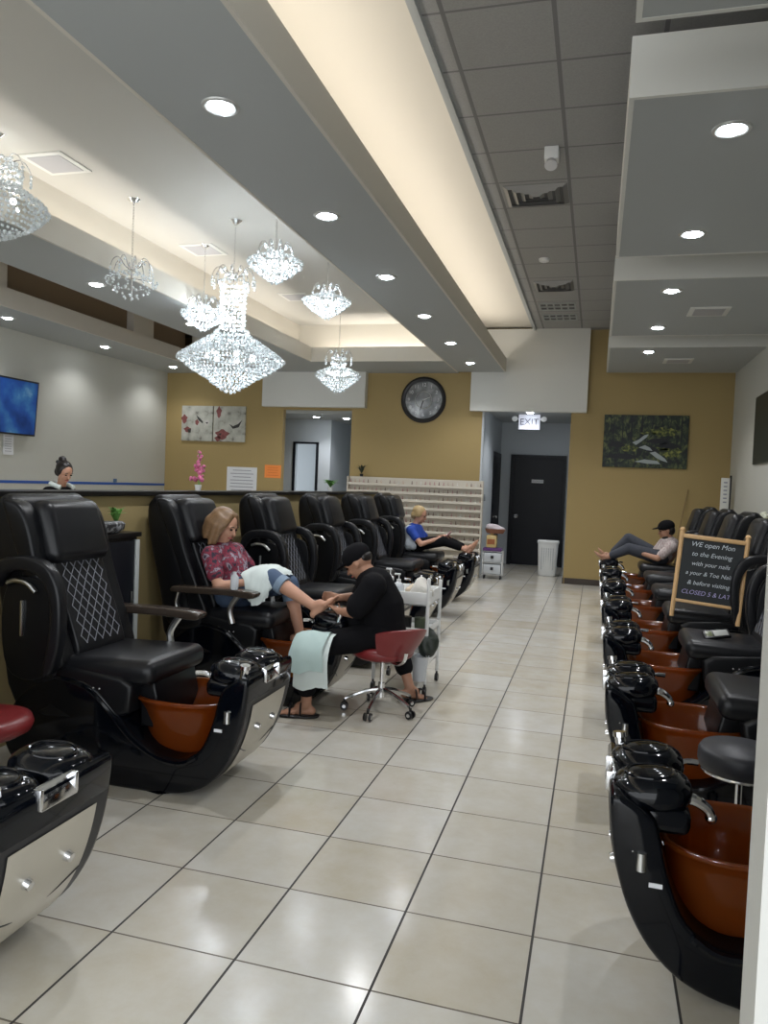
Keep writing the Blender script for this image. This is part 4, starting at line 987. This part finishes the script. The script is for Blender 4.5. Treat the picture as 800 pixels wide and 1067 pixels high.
# ------------------------------------------------------------------ nail polish rack
t = thing('nail_polish_rack', 'wide beige wall rack of long shelves below the ochre wall and clock', 'display rack', (-3.1,13.13,0))
rx = 1.215
b = nb(); box(b, -rx, rx, -.03, 0, .25, 1.67, .004); box(b,-rx,rx,-.22,0,0,.25,.004); obj('back_panel', b, rackm, t, 0)
for s in (1,-1):
    b = nb(); box(b, s*rx-.012, s*rx+.012, -.13, 0, .25, 1.67, .004); obj('side_panel', b, rackm, t, 0)
zsh = [.33+.134*k for k in range(10)]
for z in zsh:
    b = nb(); box(b, -rx+.012, rx-.012, -.12, -.03, z, z+.010); box(b, -rx+.012, rx-.012, -.125, -.118, z-.012, z+.034, .002); obj('shelf', b, rackm, t, 0)
pol = []
for m_ in polish_caps:
    b = nb(); lathe(b, [(.014,0),(.015,.004),(.015,.036),(.006,.042),(.0065,.044),(.006,.076),(0,.078)], n=10); pol.append(mesh_of('polish_bottle', b, m_))
for j, z in enumerate(zsh[1:]):
    for k in range(30):
        if rnd.random() < .12: continue
        o = link('polish_bottle', pol[rnd.randrange(5)], None, (-4.27+.081*k, 13.06, z+.0105))
        tag(o, 'small nail polish bottle standing in a row on the beige wall rack', 'bottle', 'nail polish bottles on the rack')

# ------------------------------------------------------------------ wall things
# clock
t = thing('wall_clock', 'large round black framed wall clock on the ochre wall', 'clock', (-3.01,By,3.06))
R90 = Matrix.Rotation(PI/2,3,'X')
b = nb(); lathe(b, [(.33,0),(.40,0),(.405,.03),(.37,.05),(.335,.04),(.33,.015)], n=48); xf(b, b.verts, rot=R90); obj('frame', b, darkpl, t)
b = nb(); lathe(b, [(.0,.0),(.335,.0),(.335,.016),(.0,.016)], n=48); xf(b, b.verts, rot=R90); obj('dial', b, ramp_mat('clock_dial',[(.35,(.05,.055,.06,1)),(.5,(.16,.17,.18,1)),(.65,(.42,.44,.45,1))], 4, rough=.15), t)
for k in range(12):
    a = PI/2-2*PI*(k+1)/12; text(str(k+1), .085, paper, t, (.265*math.cos(a), -.018, .265*math.sin(a)), (PI/2,0,0), name='numeral')
b = nb(); tube(b, [(.15*math.cos(a),-.018,.15*math.sin(a)) for a in [2*PI*k/24 for k in range(24)]], .006, 6, 1, True); obj('inner_ring', b, steel, t)
b = nb(); cone(b,(0,-.022,0),(.12,-.022,.05),.010,.004,8); obj('hour_hand', b, white, t)
b = nb(); cone(b,(0,-.026,0),(-.06,-.026,-.19),.008,.003,8); obj('minute_hand', b, darkpl, t)
b = nb(); cone(b,(0,-.018,0),(0,-.032,0),.016,.014,14); obj('centre_cap', b, steel, t)
# waterfall print
def leafy(b, pts, w, z=.0):
    pass
t = thing('landscape_canvas', 'canvas of a forest stream with white water on the ochre wall', 'picture', (.725,By-.004,2.42))
b = nb(); box(b, -.655, .655, -.035, 0, -.43, .43, .004); obj('canvas', b, forest, t, 0)
def flat_poly(b, pts, y=-.037, th=.002):
    A = [b.verts.new((x,y,z)) for x,z in pts]; f = b.faces.new(A); r = bmesh.ops.extrude_face_region(b, geom=[f]); vs = [v for v in r['geom'] if isinstance(v, bmesh.types.BMVert)]; bmesh.ops.translate(b, vec=(0,th,0), verts=vs)
b = nb()
for (x, w, h0, h1) in ((-.5,.02,0,.42),(-.36,.015,.02,.42),(-.22,.03,.0,.42),(-.06,.035,.05,.42),(.1,.015,.1,.42),(.25,.02,.12,.42),(.38,.015,.1,.42),(.55,.03,.0,.42)): flat_poly(b, [(x-w/2,h0),(x+w/2,h0),(x+w/3,h1),(x-w/3,h1)])
for (x, z, w) in ((-.35,-.24,.28),(.2,.02,.2),(-.45,-.05,.15),(.35,-.05,.2),(.1,-.12,.12)): flat_poly(b, [(x-w,z-.03),(x-w*.5,z+.03),(x+w*.3,z+.04),(x+w,z-.02),(x+w*.4,z-.06)], -.0375)
obj('painted_trees_and_rocks', b, M('print_dark',(.006,.008,.012,1),.5), t, 0)
b = nb()
for (x, z, w, h) in ((.28,.16,.22,.07),(.05,.13,.12,.03),(.4,-.16,.16,.09),(.25,-.1,.14,.04),(-.25,-.12,.14,.05)):
    flat_poly(b, [(x+w*math.cos(a)*(1+.2*math.sin(5*a)), z+h*math.sin(a)*(1+.2*math.cos(7*a))) for a in [2*PI*k/20 for k in range(20)]], -.0372)
obj('painted_moss', b, ramp_mat('print_moss',[(.40,(.02,.03,.01,1)),(.5,(.07,.09,.02,1)),(.58,(.16,.18,.03,1)),(.68,(.30,.30,.07,1))], 22), t, 0)
b = nb()
for pts in ([(-.20,-.02),(-.10,.03),(-.02,.10),(.05,.12),(.02,.07),(-.06,.0),(-.14,-.06)], [(-.10,-.10),(.0,-.06),(.08,-.10),(.12,-.15),(.04,-.14)], [(.08,-.18),(.16,-.16),(.22,-.20),(.32,-.27),(.36,-.33),(.26,-.30),(.18,-.26)], [(-.15,-.33),(.0,-.29),(.2,-.31),(.25,-.36),(.05,-.36)]): flat_poly(b, pts, -.0385)
obj('painted_stream', b, M('print_water',(.36,.40,.41,1),.5), t, 0)
# dark picture on the right wall
t = thing('wall_picture', 'dark picture on the right wall, cut by picture edge', 'picture', (Rx,10.5,2.47))
b = nb(); box(b, -.03, 0, -.72, .72, -.45, .45, .004); obj('canvas', b, M('print_dark_green',(.015,.022,.02,1),.4,vary=.6,bscale=5), t, 0)
# floral diptych
def floral_canvas(x, label, sh):
    t = thing('floral_canvas', label, 'picture', (x,By-.003,2.565), 0, 'pair of floral canvases')
    b = nb(); box(b, -.33, .33, -.035, 0, -.335, .335, .004); obj('canvas', b, floral, t, 0)
    b = nb()
    for (cx, cz, w, h) in sh['red']: flat_poly(b, [(cx+w*math.cos(a)*(1+.16*math.cos(5*a+cx*9)+.1*math.sin(3*a)), cz+h*math.sin(a)*(1+.14*math.cos(4*a))) for a in [2*PI*k/30 for k in range(30)]])
    obj('painted_flowers', b, M('print_red',(.20,.06,.055,1),.6,vary=.7,bscale=20), t, 0)
    b = nb()
    for pts in sh['dark']: flat_poly(b, pts, -.0375)
    obj('painted_birds', b, M('print_black',(.03,.028,.025,1),.6), t, 0)
floral_canvas(-7.43, 'left floral canvas with dark bird, on ochre wall near corner', {'red':[(-.27,.08,.06,.08),(-.2,-.12,.07,.05),(.0,.02,.04,.05)], 'dark':[[(-.02,.16),(.06,.1),(.13,.03),(.12,.0),(.03,.06)],[(-.2,-.12),(-.12,-.1),(-.13,-.18),(-.18,-.18)],[(.18,.02),(.24,.03),(.22,-.01)]]})
floral_canvas(-6.75, 'right floral canvas with large red blossom low in it', {'red':[(-.22,.22,.05,.1),(-.14,-.2,.13,.09),(-.23,-.28,.06,.05)], 'dark':[[(.0,.0),(.08,-.04),(.18,.0),(.27,.08),(.2,-.06),(.08,-.09)],[(-.22,-.2),(-.15,-.17),(-.17,-.22)]]})
def sheetpaper(x, z, w, h, m, label, y=By, lines=8, im=ink):
    t = thing('wall_notice', label, 'paper sign', (x,y,z))
    b = nb(); box(b, -w/2, w/2, -.004, 0, -h/2, h/2); obj('sheet', b, m, t, 0)
    b = nb()
    for k in range(lines):
        zz = h/2-(k+1)*h/(lines+1); ww = w*rnd.uniform(.55,.8); box(b, -ww/2, ww/2, -.0055, -.004, zz-h*.012, zz+h*.012)
    obj('printed_lines', b, im, t, 0)
sheetpaper(-6.47, 1.48, .62, .56, paper, 'large white notice on the ochre wall above the half wall')
sheetpaper(-5.84, 1.70, .33, .24, orange_p, 'bright orange paper on the ochre wall beside hallway opening', lines=4, im=orange_i)
# exit sign with twin lamp heads
t = thing('exit_sign', 'white lit EXIT sign hanging from the right hallway ceiling', 'sign', (-1.23,14.0,2.78))
b = nb(); box(b, -.19, .19, -.03, .03, -.135, .135, .01); obj('sign_case', b, exitface, t)
b = nb(); cone(b, (0,0,.135),(0,0,.15),.05,.05,16); obj('ceiling_mount', b, white, t)
text('EXIT', .165, exitletter, t, (0,-.032,-.005), (PI/2,0,0), ext=.001)
for s in (1,-1):
    b = nb(); cone(b, (s*.19,0,.05),(s*.24,0,.06),.012,.012,8); cone(b, (s*.25,.03,.07),(s*.26,-.05,.05),.035,.05,16); obj('lamp_head', b, white, t)
# television
t = thing('television', 'wall television showing a blue picture at left edge', 'television', (Lx+.06,8.82,2.44), 0)
t.rotation_euler = (0,math.radians(4),0)
b = nb(); box(b, 0, .05, -.66, .66, -.40, .40, .006); obj('tv_case', b, darkpl, t)
b = nb(); box(b, .05, .053, -.635, .635, -.375, .375); obj('tv_screen', b, tvm, t, 0)
b = nb(); box(b, -.05, 0, -.1, .1, -.1, .1); obj('wall_bracket', b, darkpl, t, 0)
t = thing('wall_notice', 'small white paper taped under the television', 'paper sign', (Lx+.012,9.03,1.90), PI/2)
b = nb(); box(b, -.10, .10, -.004, 0, -.15, .15); obj('sheet', b, paper, t, 0)
b = nb()
for k in range(7): box(b, -.07, .06, -.0055, -.004, .11-.035*k-.004, .11-.035*k+.004)
obj('printed_lines', b, ink, t, 0)
b = nb(); box(b, 0,.02,-.04,.04,-.03,.03,.004); o = obj('outlet_cover', b, M('blue_grey_plastic',(.08,.16,.3,1),.5), None, loc=(Lx+.006,11.55,1.42)); tag(o, 'small blue grey block on the tape stripe of left wall', 'wall box')
b = nb(); box(b, -.01,.01,-.04,.04,-.06,.06,.004); o = obj('light_switch', b, M('grey_switch',(.3,.32,.34,1),.4), None, loc=(-1.94,13.75,1.38)); tag(o, 'light switch on the hallway side wall near rack', 'switch')
# hallway cart and hamper
t = thing('drawer_cart', 'white plastic drawer cart at hallway entrance beside the rack', 'cart', (-1.66,13.05,0))
b = nb()
for z in (.07,.27,.47): box(b, -.17, .17, -.02, .18, z, z+.008)
for x in (-.17,.16): box(b, x, x+.012, -.02,.18,.06,.48)
obj('cart_frame', b, white, t)
for z in (.085,.285):
    b = nb(); box(b, -.15, .15, -.035, .16, z, z+.165, .012); dr = obj('drawer', b, clearpl, t)
    b = nb(); box(b, -.025, .025, -.05, -.035, z+.07, z+.12, .004); obj('drawer_pull', b, darkpl, dr)
for i, (x, y) in enumerate(((-.14,0),(.14,0),(-.14,.15),(.14,.15))):
    b = nb(); cone(b, (x-.01,y,.03),(x+.01,y,.03),.03,.03,14); cone(b,(x,y,.03),(x,y,.07),.008,.008,8); obj('caster', b, darkpl, t)
b = nb(); box(b, -.17,.15,-.03,.17,0,.055,.01); o = obj('storage_tray', b, purple, None, loc=(-1.66,13.05,.479)); tag(o, 'dark purple tray on top of the drawer cart', 'tray')
t = thing('lotion_jug', 'clear jug with amber liquid standing in the purple tray', 'jug', (-1.69,13.09,.535))
b = nb(); box(b, -.09,.09,-.06,.06,.0,.22,.025); box(b,-.03,.03,-.03,.03,.22,.25,.01); obj('jug_body', b, M('yellow_plastic',(.60,.45,.20,1),.3), t)
b = nb(); box(b, -.07,.06,-.064,-.058,.06,.15,.002); o = obj('jug_label', b, M('brown_label',(.30,.10,.03,1),.5), t, 0)
t = thing('snack_basket', 'brown basket heaped with white packets above the jug', 'basket', (-1.64,13.09,.79))
b = nb(); lathe(b, [(.0,0),(.13,0),(.17,.07),(.18,.07),(.14,-.005),(0,-.005)], n=20, b=.5); obj('basket_body', b, M('wicker',(.22,.09,.05,1),.7), t)
crumple(-1.65, 13.09, .80, (.12,.07,.075), 12, M('packet',(.62,.55,.58,1),.6), 'pinkish white packets heaped in the brown basket', 'paper_packets')
t = thing('laundry_hamper', 'tall white slotted plastic hamper in front of the black restroom door', 'hamper', (-.80,14.2,0))
b = nb(); lathe(b, [(.0,.005),(.19,.005),(.20,.02),(.235,.60),(.225,.60),(.19,.025),(0,.02)], n=32, a=.78, b=.6, e=.5); obj('hamper_body', b, white, t)
b = nb(); lathe(b, [(.243,.59),(.25,.60),(.25,.635),(.235,.645),(0,.65)], n=32, a=.78, b=.6, e=.5); obj('hamper_lid', b, white, t)
b = nb()
for i in range(6):
    for j in range(9): x = -.10+.04*i; z = .12+.045*j; f = .19+.045*z/.6; box(b, x-.006, x+.006, -f*.6-.003, -f*.6+.01, z, z+.03)
o = obj('slots', b, M('slot_grey',(.30,.32,.34,1),.6), t, 0)

# ------------------------------------------------------------------ ceiling things
def diffuser(x, y, w, l, label, z=Zc, mat=tilev, n=4, group='ceiling air vents'):
    t = thing('air_vent', label, 'air vent', (x,y,z), 0, group)
    b = nb(); box(b, -w/2, w/2, -l/2, l/2, -.002, 0); obj('backing', b, ventd, t, 0)
    for k in range(n):
        f = 1-k/n; a, c = w/2*f, l/2*f; b = nb(); zz = -.012-.006*(k%2)
        pr = [(-1,-1),(1,-1),(1,1),(-1,1)]; o_ = [b.verts.new((p*a, q*c, -.004)) for p, q in pr]; i_ = [b.verts.new((p*(a-w*.07), q*(c-w*.07), zz-.012)) for p, q in pr]; u_ = [b.verts.new((p*(a-w*.05), q*(c-w*.05), -.004)) for p, q in pr]
        for j in range(4): b.faces.new((o_[j],o_[(j+1)%4],i_[(j+1)%4],i_[j])); b.faces.new((i_[j],i_[(j+1)%4],u_[(j+1)%4],u_[j]))
        obj('vane_ring', b, mat, t, 0)
diffuser(-.66, 7.13, .56, .5, 'large bright metal air diffuser in tiled ceiling', mat=ventm)
diffuser(-.67, 10.3, .5, .5, 'farther metal air diffuser in tiled ceiling', mat=ventm)
def grille(x, y, w, l, z, label, n=5, m=2):
    t = thing('air_grille', label, 'air vent', (x,y,z), 0, 'ceiling air vents')
    b = nb(); box(b, -w/2, w/2, -l/2, l/2, -.002, 0); obj('backing', b, ventd, t, 0)
    b = nb()
    for k in range(n+1): xx = -w/2+w*k/n; box(b, xx-.012, xx+.012, -l/2, l/2, -.012, -.002)
    for k in range(m+1): yy = -l/2+l*k/m; box(b, -w/2, w/2, yy-.03, yy+.03, -.012, -.002)
    obj('grille_bars', b, greypaint, t, 0)
grille(-.68, 11.45, .5, .4, Zc, 'nearer slotted return grille in tiled ceiling')
grille(-.68, 12.15, .5, .4, Zc, 'farther slotted return grille in tiled ceiling')
def sqvent(x, y, z, label, w=.42):
    t = thing('square_vent', label, 'air vent', (x,y,z), 0, 'square ceiling vents')
    b = nb(); box(b, -w/2, w/2, -w/2, w/2, -.012, 0, .003); obj('frame', b, whitepaint, t)
    b = nb(); box(b, -w/2+.05, w/2-.05, -w/2+.05, w/2-.05, -.016, -.010); obj('face_plate', b, M('vent_face',(.42,.42,.44,1),.5), t, 0)
sqvent(-4.62, 5.62, 4.2, 'square white vent in tray ceiling beside left chandelier')
sqvent(-4.55, 8.05, 4.2, 'square vent in tray ceiling behind the small chandelier')
sqvent(-4.3, 10.3, 4.2, 'farthest square vent in tray ceiling')
sqvent(1.05, 8.75, Zs, 'square vent in the third right ceiling panel', .40)
sqvent(1.05, 11.9, Zs, 'square vent in the farthest right ceiling panel', .40)
t = thing('emergency_light', 'small white emergency lamp fixed to tiled ceiling', 'emergency light', (-.47,6.2,Zc))
b = nb(); box(b, -.055, .055, -.06, .06, -.10, 0, .008); obj('lamp_case', b, white, t)
b = nb(); cone(b, (0,-.02,-.10),(0,-.05,-.15),.035,.05,18); obj('lamp_head', b, M('light_grey',(.55,.55,.55,1),.4), t)
lot([(.0,0),(.06,0),(.055,-.03),(.03,-.04),(.0,-.042)], white, -.72, 9.1, Zc, 'smoke_detector', 'round smoke detector in tiled ceiling between the diffusers', 'smoke detector')

# ------------------------------------------------------------------ right side things
# chalkboard leaning on the fourth chair
t = thing('chalkboard_easel', 'wood framed chalkboard with handwriting propped on a right chair', 'chalkboard', (.625,6.44,.60), math.radians(-4))
t.rotation_euler = (math.radians(-9), math.radians(4.5), math.radians(-3))
W2, H2 = .485, .70
for x, nm in ((0,'post'),(W2,'post')):
    b = nb(); cone(b, (x,0,.0),(x,0,H2-.01),.017,.018,12); ell(b, (x,0,H2), .022, seg=12); obj('frame_post', b, wood, t)
b = nb(); box(b, 0, W2, -.014, .014, H2-.065, H2-.03, .006); obj('top_rail', b, wood, t)
b = nb(); box(b, 0, W2, -.012, .012, .12, .145, .005); obj('bottom_rail', b, wood, t)
b = nb(); box(b, .01, W2-.01, -.005, .005, .13, H2-.04); obj('slate', b, board, t, 0)
slate_rows = [('WE open Mon',.062,chalk),('to the Evening',.058,chalk),('with your nails',.054,chalk),('a your & Toe Nails',.052,chalk),('& before visiting',.054,chalk),('CLOSED 5 & LATE',.055,chalkv)]
for i, (s, sz, m_) in enumerate(slate_rows):
    text(s, sz*.88, m_, t, (W2/2-.005, -.0065, H2-.105-.077*i), (PI/2,0,0), name='chalk_line', ext=.0004, shear=.25)
# remote
t = thing('massage_remote', 'grey remote control lying by the seat of the third right chair', 'remote control', (.80,RC+1.36*2-.10,.665)); t.rotation_euler = (math.radians(35),math.radians(-8),math.radians(12))
b = nb(); box(b, -.085, .085, -.035, .035, -.012, .012, .008); obj('remote_case', b, darkpl, t)
b = nb(); box(b, -.02, .07, -.025, .025, .012, .014, .001); obj('button_plate', b, M('key_grey',(.35,.36,.34,1),.5), t)
b = nb(); box(b, -.07, -.03, -.022, .022, .012, .014, .001); obj('display', b, M('display_olive',(.16,.18,.10,1),.3), t)
t = thing('paper_cup', 'white cup standing beside the seat of second right chair', 'cup', (.88,3.83,.0)); 
b = nb(); lathe(b, [(0,.60),(.028,.60),(.036,.70),(.033,.70),(.026,.605),(0,.605)], n=18); obj('cup_body', b, white, t)
b = nb(); lathe(b, [(.10,0),(.10,.015),(.02,.02),(.02,.58),(.07,.59),(.07,.60),(0,.60)], n=20); obj('cup_stand', b, darkpl, t)
# broom, panel, flowers at the far right
t = thing('broom', 'broom with thin wooden handle leaning on the ochre back wall', 'broom', (0,0,0))
b = nb(); cone(b, (1.12,12.55,.12),(1.42,13.12,1.66),.011,.011,10); obj('broom_handle', b, oldwood, t)
b = nb(); cone(b, (1.08,12.48,.0),(1.13,12.57,.17),.11,.03,16); obj('broom_bristles', b, wood, t)
t = thing('narrow_sign_board', 'narrow white upright board with dark edge in right rear corner', 'sign board', (1.90,12.6,0))
b = nb(); box(b, -.07,.05,-.02,.02,.02,1.86,.004); obj('board_face', b, whitepaint, t)
b = nb(); box(b, .05,.075,-.022,.022,.0,1.90,.004); obj('dark_edge', b, darkpl, t)
b = nb()
for k in range(6): box(b, -.035,.015,-.0215,-.02,1.78-.06*k,1.80-.06*k)
obj('printed_lines', b, ink, t, 0)
t = thing('side_cabinet', 'low dark cabinet against right wall holding pale flowers', 'cabinet', (1.88,9.5,0))
b = nb(); box(b, -.13,.13,-.25,.25,0,1.15,.01); obj('cabinet_body', b, blacktrim, t)
b = nb(); box(b, -.14,.135,-.27,.27,1.15,1.18,.006); obj('cabinet_top', b, blacktrim, t)
t = thing('flower_arrangement', 'cream flowers in a pot on the right wall cabinet behind chairs', 'flowers', (1.86,9.5,1.181))
b = nb(); lathe(b, [(.04,0),(.055,.10),(.05,.10),(0,.09)], n=18); obj('pot', b, potw, t)
b = nb()
for k in range(46):
    a = rnd.uniform(0,2*PI); r = rnd.uniform(0,.125); ell(b, (r*math.cos(a)*.9, r*1.6*math.sin(a), .13+rnd.uniform(0,.09)*(1.2-r*5)), (.026,.026,.016), None, 8)
obj('blossoms', b, cream_fl, t)

# ------------------------------------------------------------------ camera
f, yaw, pit, rol = 792.3, math.radians(-15.52), math.radians(-2.13), math.radians(2.37)
fw = Vector((math.sin(yaw)*math.cos(pit), math.cos(yaw)*math.cos(pit), math.sin(pit)))
r_ = Vector((math.cos(yaw), -math.sin(yaw), 0)); u_ = r_.cross(fw); c, s = math.cos(rol), math.sin(rol)
r2, u2 = c*r_+s*u_, -s*r_+c*u_
cam = bpy.data.cameras.new('camera'); co = bpy.data.objects.new('camera', cam); C.objects.link(co)
cam.sensor_fit = 'VERTICAL'; cam.sensor_height = 24; cam.lens = f/1067*24; cam.clip_start = .05
Mx = Matrix((r2, u2, -fw)).transposed().to_4x4(); Mx.translation = Vector((0,0,1.558)); co.matrix_world = Mx
sc = bpy.context.scene; sc.camera = co
sc.view_settings.view_transform = 'Standard'; sc.view_settings.look = 'None'; sc.view_settings.gamma = 1; sc.view_settings.exposure = 1.0
sc.view_settings.use_curve_mapping = False
